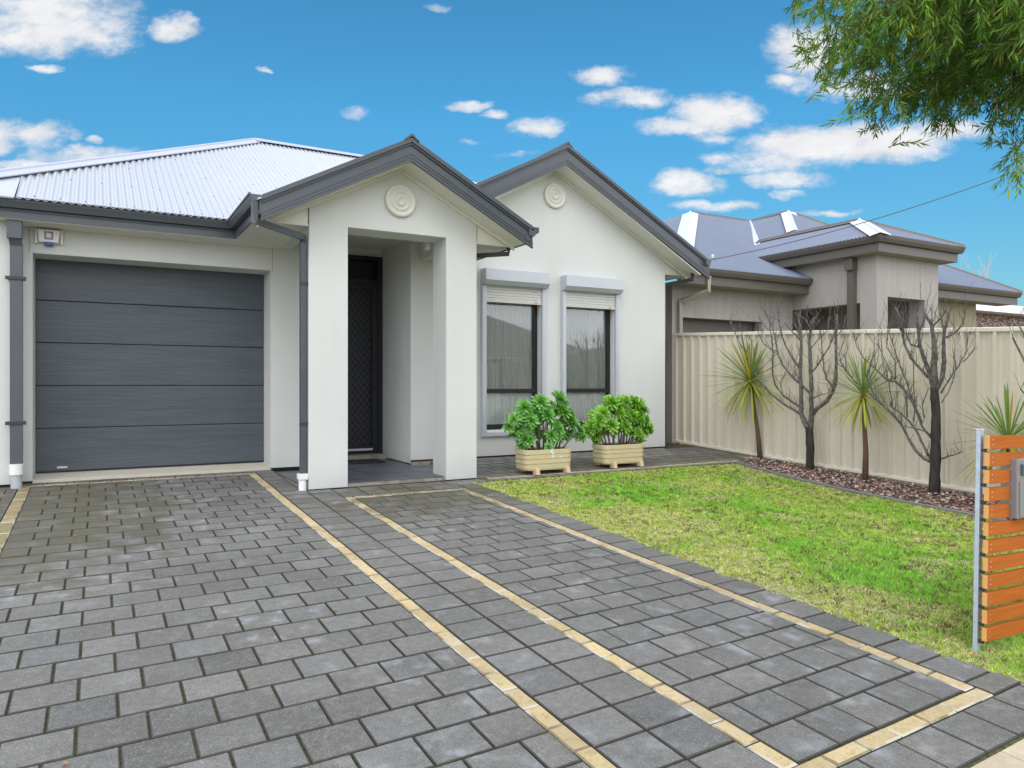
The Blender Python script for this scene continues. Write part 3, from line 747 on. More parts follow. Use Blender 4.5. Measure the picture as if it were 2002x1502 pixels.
def cap(b, a, c, wdt=.14, h=.05, lift=.03):
    """ridge / hip capping: folded strip with a rolled centre"""
    a = Vector(a)+Vector((0, 0, lift)); c = Vector(c)+Vector((0, 0, lift)); t = (c-a).normalized(); s = t.cross(Vector((0, 0, 1))).normalized()
    prof = [(-wdt, -h), (-.03, -.004), (-.022, .016), (0, .028), (.022, .016), (.03, -.004), (wdt, -h), (wdt, -h-.012), (0, .0), (-wdt, -h-.012)]
    vs = [p+s*o+Vector((0, 0, z)) for p in (a, c) for o, z in prof]; k = len(prof)
    b.add(vs, [(i, (i+1) % k, (i+1) % k+k, i+k) for i in range(k)]+[tuple(range(k)), tuple(range(2*k-1, k-1, -1))])
mb = MB(); cap(mb, (-1.4, 8.98, 2.94), A_); cap(mb, A_, (5.4, 13.5, 5.28)); cap(mb, (5.4, 13.5, 5.28), (8.5, 10.4, 3.667))
mb.build('ridge_cap', mat('ridge_cap_zinc', (.42, .45, .54), .4, .2), RF)
for (cx, zt, s, xl, xr, yf, yb) in ((2.961, 3.64, .525, 1.36, 4.52, 7.44, 10.35), (5.936, 4.45, .52, 3.9, 8.72, 8.86, 12.2)):
    mb = MB()
    for xe in (xl, xr):
        ze = zt-s*abs(xe-cx); yy_ = yb if xe == xr else yb
        slab(mb, [(cx, yf, zt), (cx, yb, zt), (xe, yb if yf > 8 else 9.3, ze), (xe, yf, ze)])
    gr_ = mb.build('gable_roof', M['roof'], H0); mb = MB()
    cap(mb, (cx, yf-.035, zt+.0), (cx, yb, zt+.0), wdt=.08, h=.04, lift=.022); mb.build('ridge_cap', M['char'], gr_)

# garage door : five sections
GD = MB(); 
gdo = MB(); gdo.box(-.60, 1.86, 9.765, 9.83, 0, 2.385); GDo = gdo.build('garage_door', M['char_dark'], H0)
zs = [.0, .485, .965, 1.45, 1.925, 2.42]
for a, b in zip(zs[:-1], zs[1:]):
    mb = MB(); mb.box(-.598, 1.858, 9.735, 9.764, a+.0035, b-.0035); mb.build('door_panel', M['gdoor'], GDo, bevel=.006)
mb = MB(); mb.box(-.395, -.295, 9.730, 9.7345, .032, .052); mb.build('maker_plate', M['shut2'], GDo)
mb = MB(); mb.box(-.598, 1.858, 9.74, 9.78, -.012, .004); mb.build('door_seal', M['black'], GDo)
mb = MB(); mb.prism([(9.31, -.075), (9.84, -.03), (9.84, -.014), (9.31, -.040)], 'x', -.60, 1.86)
mb.build('garage_threshold', M['thresh'], H0)

# porch slab
mb = MB()
mb.prism([(1.895, 7.835), (3.93, 7.835), (3.93, 9.19), (3.652, 9.19), (3.652, 10.36), (2.35, 10.36), (2.35, 9.318), (1.895, 9.318)], 'z', -.22, -.108)
PF = mb.build('porch_floor', M['conc'], H0)
mb = MB(); ts = .31
for i in range(7):
    for j in range(9):
        x0 = 1.90+i*ts; y0 = 7.86+j*ts; x1 = min(x0+ts, 3.925 if y0 < 9.0 else 3.65); y1 = min(y0+ts, 9.315 if x0 < 2.3 else 10.355)
        if y0 > 9.0 and x0 < 2.3: x1 = x1
        if x1-x0 < .05 or y1-y0 < .05 or (y0 > 9.3 and x0 < 2.3): continue
        s = random.uniform(.85, 1.15); mb.col = (s, s, s); mb.box(x0+.004, x1-.004, y0+.004, y1-.004, -.107, -.096)
mb.build('floor_tiles', M['tile'], PF)
mb = MB(); mb.box(2.36, 3.645, 10.10, 10.355, -.095, -.03); mb.build('door_step', M['conc'], PF)

# front door with security screen
dz0, dz1 = -.028, 2.845
mb = MB(); mb.box(2.42, 3.60, 10.40, 10.44, dz0, dz1); FD = mb.build('front_door', M['black'], H0)
mb = MB()
mb.box(3.575, 3.648, 10.30, 10.40, dz0, dz1); mb.box(2.37, 2.44, 10.30, 10.40, dz0, dz1); mb.box(2.44, 3.575, 10.30, 10.40, 2.79, dz1); mb.box(2.44, 3.575, 10.30, 10.40, 2.44, 2.50)
mb.build('door_frame', M['black'], FD)
mb = MB(); mb.box(2.445, 3.57, 10.375, 10.38, 2.505, 2.785); mb.build('transom_glass', M['dglass'], FD)
mb = MB()
mb.box(3.50, 3.572, 10.315, 10.345, dz0+.02, 2.435); mb.box(2.445, 2.51, 10.315, 10.345, dz0+.02, 2.435); mb.box(2.51, 3.50, 10.315, 10.345, 2.36, 2.435); mb.box(2.51, 3.50, 10.315, 10.345, dz0+.02, dz0+.12)
mb.build('screen_frame', M['black'], FD)
mb = MB()
sp = .085; z0_, z1_, x0_, x1_ = dz0+.12, 2.36, 2.51, 3.50
for sgn in (1, -1):
    c = -3.0
    while c < 6.0:
        # line z = sgn*1.25*(x-x0)+c , clipped
        pts = []
        for x in (x0_, x1_):
            z = sgn*1.25*(x-x0_)+c
            if z0_ <= z <= z1_: pts.append((x, z))
        for z in (z0_, z1_):
            x = (z-c)/(sgn*1.25)+x0_
            if x0_ < x < x1_: pts.append((x, z))
        if len(pts) >= 2:
            (xa, za), (xb, zb) = pts[0], pts[1]
            mb.tube([(xa, 10.335+.002*sgn, za), (xb, 10.335+.002*sgn, zb)], .0032, 4, caps=False)
        c += sp*1.28
mb.build('diamond_grille', mat('grille_steel', (.05, .055, .075), .4), FD)
mb = MB(); mb.box(2.60, 3.50, 10.305, 10.314, .02, .05); mb.build('kick_strip', M['shut'], FD)

# windows with roller shutters
def window(X0, X1, ox0, ox1, label=None):
    mb = MB()                       # black frame
    yf, yb = 9.275, 9.33
    mb.box(ox0, ox0+.055, yf, yb, .33, 2.45); mb.box(ox1-.055, ox1, yf, yb, .33, 2.45)
    mb.box(ox0+.055, ox1-.055, yf, yb, .33, .405); mb.box(ox0+.055, ox1-.055, yf, yb, 2.38, 2.45); mb.box(ox0+.055, ox1-.055, yf-.012, yb, .855, .915)
    w = mb.build('window', M['black'], H0, bevel=.003)
    mb = MB(); mb.box(ox0+.05, ox1-.05, 9.302, 9.308, .40, .86); mb.build('pane', M['glass'], w)
    mb = MB(); mb.box(ox0+.05, ox1-.05, 9.302, 9.308, .91, 2.385); mb.build('pane', M['glass'], w)
    mb = MB(); mb.add([(ox0+.05, 9.315, .91), (ox1-.05, 9.315, .91), (ox1-.05, 9.315, 2.385), (ox0+.05, 9.315, 2.385)], [(0,1,2,3)]); mb.build('fly_screen', M['screen'], w)
    mb = MB(); k = 150; vs = []
    for i in range(k+1):
        x = ox0-.05+(ox1-ox0+.1)*i/k; y = 9.355+.010*math.sin(x*95)+.006*math.sin(x*41+1)
        vs += [(x, y, .32), (x, y+.003*math.sin(x*30), 2.5)]
    mb.add(vs, [(2*i, 2*i+2, 2*i+3, 2*i+1) for i in range(k)]); c = mb.build('curtain', M['curtain'], w, smooth=True)
    mb = MB(); mb.box(ox0-.1, ox1+.1, 9.44, 9.9, .2, 2.6); mb.build('interior', M['room_dark'], w)
    mb = MB(); mb.box(ox0, ox1, 9.17, 9.28, .300, .329); mb.build('sill', M['sill'], w, bevel=.003)
    # shutter
    mb = MB(); mb.prism([(9.2, 2.606), (9.035, 2.606), (9.035, 2.445), (9.085, 2.385), (9.2, 2.385)], 'x', X0, X1)
    mb.build('shutter_box', M['shut'], w, bevel=.006)
    for xa, xb in ((X0, X0+.070), (X1-.072, X1-.002)):
        mb = MB(); mb.box(xa, xb, 9.145, 9.199, .245, 2.384); mb.box(xa+.008, xb-.008, 9.138, 9.1445, .30, 2.38); mb.build('shutter_guide', M['shut'], w, bevel=.003)
    mb = MB(); mb.box(X0+.071, X1-.073, 9.145, 9.199, .245, .299); mb.build('shutter_rail', M['shut'], w, bevel=.003)
    mb = MB()
    for i in range(6):
        zb = 2.165+.04*i; mb.box(X0+.072, X1-.074, 9.162, 9.176, zb+.0015, zb+.0385)
    mb.box(X0+.072, X1-.074, 9.155, 9.18, 2.145, 2.164)
    sh = mb.build('shutter', M['shut2'], w, bevel=.004)
    mb = MB(); mb.box(X1-.19, X1-.16, 9.146, 9.154, 2.14, 2.18); mb.build('shutter_stop', M['redplastic'], w)
    return w
window(4.70, 5.762, W1[0], W1[1]); window(6.046, 7.112, W2[0], W2[1])

# wall medallions
for (cx, cy, cz, r) in ((2.968, 7.8, 3.043, .182), (5.936, 9.2, 3.79, .188)):
    mb = MB(); pr_ = [(1, 0), (1, .16), (.95, .22), (.86, .24), (.78, .2), (.72, .13), (.66, .12), (.62, .2), (.55, .24), (.48, .2), (.44, .13), (.36, .12), (.32, .22), (.24, .28), (.18, .24), (.14, .16), (.06, .15), (.01, .15)]
    mb.lathe([(a*r, b*r) for a, b in pr_], (cx, cy, cz), 'y', 48)
    mb.build('wall_medallion', M['cream'], H0, smooth=True)
# downpipes
mb = MB(); mb.rect_tube([(-.735, 9.02, 2.75), (-.735, 9.02, 2.50), (-.722, 9.065, 2.40), (-.722, 9.065, .16)], .108, .075)
DP = mb.build('downpipe', M['char'], H0)
mb = MB(); mb.box(-.80, -.67, 8.975, 9.055, 2.47, 2.765); mb.build('rain_head', M['char'], DP, bevel=.004)
for z in (2.07, .585):
    mb = MB(); mb.box(-.815, -.635, 9.015, 9.024, z-.018, z+.018); mb.box(-.80, -.775, 9.024, 9.118, z-.015, z+.015); mb.box(-.668, -.645, 9.024, 9.118, z-.015, z+.015); mb.build('pipe_clip', M['char_dark'], DP, bevel=.003)
mb = MB(); mb.tube([(-.722, 9.05, .165), (-.722, 9.05, .055)], .062, 20); mb.build('pipe_socket', M['white'], DP)
mb = MB(); mb.tube([(-.722, 9.05, .056), (-.722, 9.05, -.11)], .050, 20); mb.build('drain_pipe', M['pvcgrey'], DP)
mb = MB(); mb.rect_tube([(1.35, 7.53, 2.78), (1.35, 7.53, 2.595), (1.90, 7.86, 2.545), (1.905, 7.875, 2.48), (1.905, 7.875, .0)], .062, .062)
DP = mb.build('downpipe', M['char'], H0)
for z in (2.05, .56):
    mb = MB(); mb.box(1.867, 1.948, 7.838, 7.844, z-.015, z+.015); mb.box(1.942, 1.949, 7.844, 7.91, z-.02, z+.02); mb.build('pipe_clip', M['char_dark'], DP)
mb = MB(); mb.box(1.845, 1.946, 7.80, 7.90, -.025, .035); mb.tube([(1.893, 7.85, -.024), (1.893, 7.85, -.16)], .040, 18); mb.build('drain_pipe', M['white'], DP, bevel=.004)
mb = MB(); mb.rect_tube([(4.40, 7.86, 2.70), (4.40, 7.86, 2.585), (3.90, 8.24, 2.565), (3.88, 8.25, 2.5), (3.88, 8.25, -.1)], .055, .055)
mb.build('downpipe', M['char_dark'], H0)
mb = MB(); mb.rect_tube([(8.50, 9.0, 2.86), (8.50, 9.0, 2.70), (8.14, 9.25, 2.62), (8.125, 9.27, 2.5), (8.125, 9.27, -.1)], .055, .055)
mb.build('downpipe', M['char_dark'], H0)
# porch sensor light
mb = MB(); mb.box(3.475, 3.535, 8.24, 8.33, 2.62, 2.80); tag(mb.build('porch_light', M['cream'], bevel=.008), 'small cream box fixed at the top inner corner of the porch', 'light')
# alarm siren box
t = thing('alarm_box', 'white security siren box with a blue lens on the wall above the garage door', 'alarm box', (-.45, 9.32, 2.56))
mb = MB(); mb.prism([(-.54, 2.50), (-.36, 2.50), (-.345, 2.635), (-.555, 2.635)], 'y', 9.245, 9.30); mb.build('housing', M['white'], t, bevel=.006)
mb = MB(); mb.box(-.575, -.553, 9.27, 9.319, 2.485, 2.64); mb.box(-.345, -.322, 9.27, 9.319, 2.485, 2.64); mb.box(-.57, -.33, 9.305, 9.319, 2.49, 2.635); mb.build('bracket', M['cream'], t, bevel=.004)
mb = MB(); mb.box(-.49, -.41, 9.2415, 9.2445, 2.528, 2.612); lf = mb.build('label', M['labelblue'], t)
mb = MB(); mb.box(-.482, -.418, 9.2385, 9.241, 2.536, 2.604); mb.build('label_face', M['labelpink'], lf)
mb = MB(); mb.box(-.469, -.431, 9.236, 9.2382, 2.550, 2.592); mb.build('label_mark', M['white'], lf)
mb = MB(); mb.box(-.49, -.41, 9.25, 9.30, 2.465, 2.4995); mb.build('lens', M['blue'], t, bevel=.008)
# doormat
mb = MB(); mb.box(2.62, 3.46, 9.62, 10.07, -.096, -.078); tag(mb.build('doormat', M['mat'], bevel=.006), 'black fibre mat on the porch tiles before the front door', 'doormat')

#@@FENCE
# ------------------------------------------------------------------ boundary fence
FX = 8.83
FE = thing('boundary_fence', 'long cream ribbed steel fence with a pale top rail behind the garden bed', 'fence', (FX, 6, G(6)))
def fence_panel(ya, yb):
    n = int(round((ya-yb)/.1875)); w = (ya-yb)/n; prof = []
    for i in range(n):
        y0 = ya-i*w
        prof += [(y0, 0), (y0-w*.13, 0), (y0-w*.20, -.042), (y0-w*.38, -.042), (y0-w*.45, 0), (y0-w*.70, .0), (y0-w*.715, -.004), (y0-w*.735, 0)]
    prof.append((yb, 0)); m = MB(); vs = []
    for y, dx in prof: vs += [(FX+.012+dx, y, G(y)+.03), (FX+.012+dx, y, G(y)+1.885)]
    m.add(vs, [(2*i, 2*i+2, 2*i+3, 2*i+1) for i in range(len(prof)-1)]); return m
bays = [9.80, 7.46, 5.10, 2.75, .40]
for a, b in zip(bays[:-1], bays[1:]):
    fence_panel(a, b).build('fence_sheet', M['fence'], FE)
for b in bays[1:]:
    mb = MB(); mb.box(FX-.003, FX+.03, b-.014, b+.014, G(b)+.03, G(b)+1.88); mb.build('post', M['fence'], FE)
for nm, z0, z1, w in (('top_rail', 1.872, 1.925, .032), ('bottom_rail', .015, .060, .034)):
    mb = MB(); mb.sweep([(-w, z0), (w, z0), (w+.004, z0+.01), (w, z1-.008), (w-.012, z1), (-w+.012, z1), (-w, z1-.008)], [(FX, 9.80, G(9.8)), (FX, .4, G(.4))]); mb.build(nm, M['fencerail'], FE)

# ------------------------------------------------------------------ letterbox screen fence
SX, SY = 4.0, 2.12
LS = thing('slat_screen', 'orange horizontal timber slat screen with a galvanised post at the front of the lawn', 'slat screen', (SX, SY, G(SY)))
mb = MB(); mb.box(3.996, 4.028, 2.131, 2.155, G(2.15)-.1, .745); mb.build('post', M['galv'], LS, bevel=.003)
mb = MB(); mb.box(3.994, 4.030, 2.129, 2.157, .746, .750); mb.build('post_cap', M['white'], LS)
mb = MB(); mb.box(5.46, 5.50, 2.13, 2.17, G(2.15)-.1, .745); mb.build('post', M['galv'], LS, bevel=.003)
for i in range(12):
    zt = .718-.0905*i
    for (xa, xb) in (((3.992, 4.194), (4.60, 5.62)) if i in (2, 3, 4) else ((3.992, 5.62),)):
        mb = MB(); mb.box(xa, xb, 2.082, 2.108, zt-.070, zt)
        o = mb.build('slat', [M['timber'], M['timber_end']], LS, bevel=.002)
        for p in o.data.polygons:
            if abs(p.normal.x) > .9: p.material_index = 1
        if xa < 4.1 and True:
            for dz_ in (-.022, -.048): mb = MB(); mb.lathe([(.0035, 0), (.0035, .0012), (.001, .0016)], (4.020, 2.0818, zt+dz_), 'y', 8); mb.build('screw', M['galv'], o)
    mb = MB(); mb.box(4.004, 4.018, 2.1085, 2.1305, zt-.0895, zt-.071); mb.build('spacer', M['char_dark'], LS)
LS.rotation_euler.y = R(1.7)
LB = thing('letterbox', 'brushed stainless steel letterbox fixed to the orange slat screen', 'letterbox', (4.42, 2.04, .26))
mb = MB(); mb.box(4.226, 4.62, 2.047, 2.135, .270, .588); mb.build('body', M['steel'], LB, bevel=.006)
mb = MB(); mb.box(4.240, 4.606, 2.042, 2.0465, .28, .47); mb.build('door', M['steel'], LB, bevel=.003)
mb = MB(); mb.box(4.255, 4.59, 2.036, 2.0465, .50, .56); mb.build('mail_flap', M['char'], LB, bevel=.003)

#@@PLANTS
# ------------------------------------------------------------------ planters and succulents
def rounded(w, d, r, n=6):
    pts = []
    for sx, sy, a0 in ((1, 1, 0), (-1, 1, 90), (-1, -1, 180), (1, -1, 270)):
        for i in range(n+1):
            a = R(a0+90*i/n); pts.append((sx*(w/2-r)+r*math.cos(a), sy*(d/2-r)+r*math.sin(a)))
    return pts
def planter(loc, label, marks):
    t = thing('planter_box', label, 'planter', loc, 'sand-coloured planter boxes by the gable wall')
    x, y, z = loc; mb = MB(); out = rounded(.69, .34, .085); prof = []
    zz = .055; rings = []
    hts = [(.055, .94), (.075, .975), (.125, .99), (.125, .95), (.135, .95), (.138, 1), (.184, 1), (.186, .955), (.194, .955), (.197, 1.0), (.242, 1.0), (.244, .955), (.252, .955), (.253, 1.01), (.305, 1.01), (.308, .99), (.308, .93), (.27, .93)]
    k = len(out); vs = [(x+a*s, y+b*s, z+h) for h, s in hts for a, b in out]
    mb.add(vs, [(i*k+j, i*k+(j+1) % k, (i+1)*k+(j+1) % k, (i+1)*k+j) for i in range(len(hts)-1) for j in range(k)]+[tuple(range(k))])
    mb.build('trough', M['planter'], t)
    mb = MB(); mb.add([(x+a*.93, y+b*.93, z+.275+random.uniform(0, .012)) for a, b in out], [tuple(range(k))]); mb.build('soil', M['psoil'], t)
    for sx in (-.20, .25):
        for sy in (-1, 1):
            mb = MB(); mb.prism([(y+sy*.10, z+.054), (y+sy*.165, z+.074), (y+sy*.195, z+.09), (y+sy*.215, z+.004), (y+sy*.12, z+.004)], 'x', x+sx-.027, x+sx+.027)
            mb.build('foot', M['foot'], t, bevel=.004)
    if marks:
        for (mx, mz, r) in ((.02, .282, .032), (.03, .222, .022), (.16, .210, .018), (.04, .262, .02)):
            mb = MB(); c = [(x+mx+r*random.uniform(.6, 1.2)*math.cos(a*math.pi/5), y-.173, z+mz+r*.8*random.uniform(.6, 1.2)*math.sin(a*math.pi/5)) for a in range(10)]
            mb.add(c, [tuple(range(10))]); mb.build('paint_mark', M['glue'], t)
    return t
planter((4.93, 7.90, G(7.78)), 'sand-coloured trough planter with white marks on its front, nearer the porch', True)
planter((6.19, 7.99, G(7.85)), 'clean sand-coloured trough planter, the one nearer the cream fence', False)
def rosette(mb, c, ax, r, nl=34, tint=(1, 1, 1)):
    ax = Vector(ax).normalized(); e1 = ax.orthogonal().normalized(); e2 = ax.cross(e1)
    for i in range(nl):
        f = (i+.5)/nl; az = i*2.39996; el = 1.35-1.45*f**.9            # inner leaves upright, outer spread
        rad = e1*math.cos(az)+e2*math.sin(az); L = r*(.45+.6*f)*random.uniform(.9, 1.1)
        w = L*.155; d = rad*math.cos(el)+ax*math.sin(el); s = rad.cross(ax).normalized(); nrm = s.cross(d).normalized()
        curl = -.12 if f > .5 else .1
        p = [Vector(c)+d*(L*t_)+nrm*(L*curl*t_*t_) for t_ in (.05, .45, .75, .93, 1.0)]
        ws = [w*.35, w*.75, w*1.0, w*.75, w*.12]; vs = []
        for q_, ww in zip(p, ws): vs += [q_-s*ww/1+nrm*ww*.25, q_, q_+s*ww/1+nrm*ww*.25]
        g_ = random.uniform(.55, 1.3)*(1.1-.35*f)
        mb.col = (.22*g_*tint[0], .52*g_*tint[1], .085*g_*tint[2])
        mb.add(vs, [(3*k+j, 3*k+j+1, 3*k+j+4, 3*k+j+3) for k in range(4) for j in range(2)])
def succulent(loc, pts, label, tint):
    t = thing('succulent_shrub', label, 'shrub', loc, 'leafy succulents in the planter boxes'); x, y, z = loc
    fol = MB(); st = MB()
    for (dx, dy, h, r) in pts:
        c = Vector((x+dx, y+dy, z+h)); b = Vector((x+dx*.45+random.uniform(-.03, .03), y+dy*.4, z))
        m = (b+c)/2+Vector((random.uniform(-.03, .03)-dx*.1, random.uniform(-.02, .02), -.02))
        st.tube([b, m, c], [.013, .010, .008], 7)
        rosette(fol, c, (dx*.9+random.uniform(-.25, .25), dy*1.2-.85, .62), r*1.22, nl=52, tint=tint)
        for q in range(3):
            c2 = c+Vector((random.uniform(-.10, .10), random.uniform(-.04, .10), -random.uniform(.0, .11)))
            rosette(fol, c2, (dx+random.uniform(-.8, .8), random.uniform(-1.1, .2), random.uniform(.1, .6)), r*random.uniform(.8, 1.0), 40, tint)
    fol.build('foliage', M['succ'], t); st.build('stems', M['stem'], t, smooth=True)
S1 = [(-.40,-.02,.42,.10),(-.36,.02,.30,.10),(-.28,0,.56,.11),(-.22,-.06,.40,.105),(-.28,-.03,.17,.095),(-.12,.02,.44,.10),(-.04,0,.62,.115),(.02,-.07,.46,.11),(.12,.04,.50,.10),(.24,0,.66,.12),(.28,-.04,.50,.115),(.16,-.07,.30,.105),(.38,0,.38,.11),(.48,.03,.33,.10),(.06,-.1,.2,.09),(.34,.07,.22,.09),(-.1,.08,.3,.09),(.55,-.02,.25,.08),(.0,-.13,.06,.06)]
succulent((4.93, 7.90, G(7.9)+.27), S1, 'bushy green rosette succulent in the marked planter, with paler bluish leaves on its left', (.92, .98, 1.15))
S2 = [(-.42,0,.28,.10),(-.33,-.04,.38,.105),(-.24,.0,.46,.11),(-.14,-.06,.30,.11),(-.10,0,.60,.115),(.02,-.03,.46,.11),(.08,-.08,.28,.10),(.14,0,.60,.115),(.22,-.05,.42,.11),(.30,0,.60,.115),(.36,-.04,.36,.11),(.42,0,.50,.11),(.50,.0,.34,.10),(.58,.02,.24,.09),(-.30,.05,.18,.09),(.30,-.08,.18,.09),(.0,.08,.3,.1),(.46,-.03,.18,.085)]
succulent((6.17, 7.99, G(7.9)+.27), S2, 'bright green rosette succulent filling the planter nearer the fence', (1.15, 1.04, .7))

# ------------------------------------------------------------------ cordylines
def cordyline(base, crown, L, nleaf, label, seed, group='spiky cordylines in the stone bed'):
    rd = random.Random(seed); t = thing('cordyline', label, 'cordyline', base, group)
    b = Vector(base); c = Vector(crown); mb = MB()
    P = [b-Vector((0, 0, .05)), b.lerp(c, .35)+Vector((0, -.02, 0)), b.lerp(c, .7)+Vector((.01, .0, 0)), c]
    mb.tube(P, [.042, .032, .026, .03], 10); mb.build('trunk', M['bark_b'], t, smooth=True)
    lf = MB()
    for i in range(nleaf):
        f = (i+.5)/nleaf; az = i*2.39996+rd.uniform(-.2, .2)
        el = R(86)-R(142)*f**.85+rd.uniform(-.12, .12); LL = L*rd.uniform(.8, 1.12)*(.85+.2*math.sin(f*3.1)); w = .0105*rd.uniform(.85, 1.2)*L/.6
        h = Vector((math.cos(az), math.sin(az), 0)); s = h.cross(Vector((0, 0, 1))); p = c+Vector((0, 0, .05*(1-f)))+h*.012; vs = []; n = 6; e = el
        droop = (.05+.26*f)*rd.uniform(.4, 1.3)
        for k in range(n+1):
            u = k/n; ww = w*(.55+1.6*u*(1-u)*1.1)*(1 if u < .95 else .05) if k < n else .0005
            d = h*math.cos(e)+Vector((0, 0, 1))*math.sin(e); nm = s.cross(d)
            vs += [p-s*ww+nm*ww*.35, p, p+s*ww+nm*ww*.35]; p = p+d*(LL/n); e -= droop/n*1.6
        v_ = rd.uniform(.8, 1.2)
        if f > .62 and rd.random() < .3: col = (.52, .52, .07)
        elif f > .45: col = (.40, .47, .08)
        else: col = (.20, .32, .07)
        if rd.random() < .06: col = (.66, .52, .05)
        lf.col = tuple(q*v_ for q in col)
        lf.add(vs, [(3*k+j, 3*k+j+1, 3*k+j+4, 3*k+j+3) for k in range(n) for j in range(2)])
    lf.build('leaves', M['leaf'], t)
    hb = MB(); hb.lathe([(.030, -.06), (.036, -.02), (.034, .02), (.018, .05)], c, 'z', 12); hb.build('leaf_base', mat('red_leaf_base', (.30, .09, .03), .8, var=.4, vscale=60), t, smooth=True)
cordyline((8.74, 7.80, G(7.8)), (8.68, 7.94, 1.00), .76, 115, 'tallest cordyline, on the left beside the first bare tree', 1)
cordyline((8.45, 5.86, G(5.86)), (8.47, 5.90, .815), .64, 82, 'short cordyline with yellow drooping leaves between the two bare trees', 2)
cordyline((8.40, 4.14, G(4.1)), (8.40, 4.16, .36), .66, 70, 'cordyline partly hidden behind the orange slat screen', 3)

# ------------------------------------------------------------------ bare pruned trees
CH = .985
def pxX(px, py, X):
    lx = (px-1001)/1432; lz = (750-py)/1432
    d = FW+RT*lx+Vector((0, 0, lz)); return Vector((0, 0, CH))+d*(X/d.x)
def bare_tree(ox, oy, sc, limbs, X, label, seed):
    rd = random.Random(seed); n0 = limbs[0][0][0]; base = pxX(ox+n0[0]/sc, oy+n0[1]/sc, X)
    dist = base.length; k = dist/1432/sc
    t = thing('bare_tree', label, 'tree', (base.x, base.y, G(base.y)), 'leafless pruned trees in the stone bed')
    tr = MB(); br = MB(); tw = MB()
    for li, (pts, r0, r1) in enumerate(limbs):
        amp = 0 if li == 0 else rd.uniform(-.30, .25); P = []
        for i, (a, b) in enumerate(pts):
            u = i/(len(pts)-1); P.append(pxX(ox+a/sc, oy+b/sc, X+amp*u*min(1, len(pts)/6)))
        # subdivide with a little knobbly jitter
        Q = []
        for i in range(len(P)-1):
            m_ = 3
            for j in range(m_):
                u = j/m_; q = P[i].lerp(P[i+1], u)
                if not (i == 0 and j == 0): q = q+Vector((rd.uniform(-1, 1), rd.uniform(-1, 1), rd.uniform(-.5, .5)))*.004
                Q.append(q)
        Q.append(P[-1]); m = len(Q)
        rad = [max(.0025, (r0+(r1-r0)*i/(m-1))*k*.92*rd.uniform(.92, 1.1)) for i in range(m)]
        (tr if li == 0 else br).tube(Q, rad, 10 if li == 0 else 7)
        if li == 0: continue
        # twigs: short, mostly upward
        for i in range(2, m, 1):
            for _q in range(rd.choice((0, 1, 1, 2))):
                a = Q[i]; ln = rd.uniform(.06, .32)*(1.2 if i > m*.6 else .8); d = Vector((rd.uniform(-.5, .5), rd.uniform(-.5, .5), rd.uniform(.5, 1.1))).normalized(); W_ = [a]
                for s_ in range(4):
                    d = (d+Vector((rd.uniform(-.3, .3), rd.uniform(-.3, .3), rd.uniform(-.05, .35)))).normalized(); W_.append(W_[-1]+d*ln/4)
                    if rd.random() < .35:
                        e = (d+Vector((rd.uniform(-.9, .9), rd.uniform(-.9, .9), .1))).normalized(); tw.tube([W_[-1], W_[-1]+e*ln*.25], [.0018, .001], 4)
                tw.tube(W_, [min(rad[i]*.55, .0045), .0013], 5)
    T = tr.build('trunk', M['bark_d'], t, smooth=True); br.build('branches', M['bark'], t, smooth=True); tw.build('twigs', M['bark'], t, smooth=True)
T1 = [([(898,1450),(902,1300),(900,1180),(892,1080)],37,31),
 ([(888,1100),(850,1030),(825,970),(822,900),(820,760),(815,600),(820,450),(822,330),(815,200),(800,150)],25,8),
 ([(905,1100),(912,980),(910,900),(912,760),(905,600),(898,450),(893,330),(905,230),(930,140)],23,9),
 ([(912,985),(960,920),(1040,860),(1095,770),(1125,680),(1125,520),(1122,380),(1122,250),(1132,105)],19,9),
 ([(822,968),(740,920),(660,870),(560,790),(470,690),(400,580),(340,450),(290,350),(255,270),(205,160)],12,3),
 ([(840,925),(760,870),(670,810),(600,720),(575,620),(580,480),(575,380),(560,250),(545,160)],11,3),
 ([(910,795),(830,720),(740,640),(660,540),(620,430),(600,320),(575,220),(520,105)],12,4),
 ([(812,570),(750,490),(700,400),(660,300),(640,200),(620,55)],11,5),
 ([(922,600),(980,520),(1040,430),(1095,320),(1120,260)],7,4),
 ([(1100,745),(1040,660),(1020,580),(1010,480),(1000,330),(985,240)],8,3),
 ([(600,440),(500,360),(450,260),(440,180)],5,2),([(340,455),(320,330),(290,185)],5,2),([(420,480),(405,380),(370,280)],4,2),
 ([(822,335),(750,260),(680,180)],8,4),([(822,300),(790,230),(755,170)],7,4),([(640,160),(560,130),(515,100)],6,4),
 ([(895,420),(960,330),(1050,240),(1065,130)],5,3),([(1125,300),(1180,240),(1215,110)],5,2),([(905,230),(860,150),(800,110)],6,3),
 ([(920,830),(990,800),(1050,790),(1100,700)],5,3),([(670,810),(640,700),(700,600),(720,520)],4,2),([(560,250),(500,200),(450,125)],4,2),
 ([(620,430),(560,400),(490,290),(480,190)],4,2),([(1125,520),(1180,560),(1150,450),(1200,300)],4,2),([(815,700),(770,610),(760,520)],5,2),([(930,160),(960,190),(975,160)],5,3)]
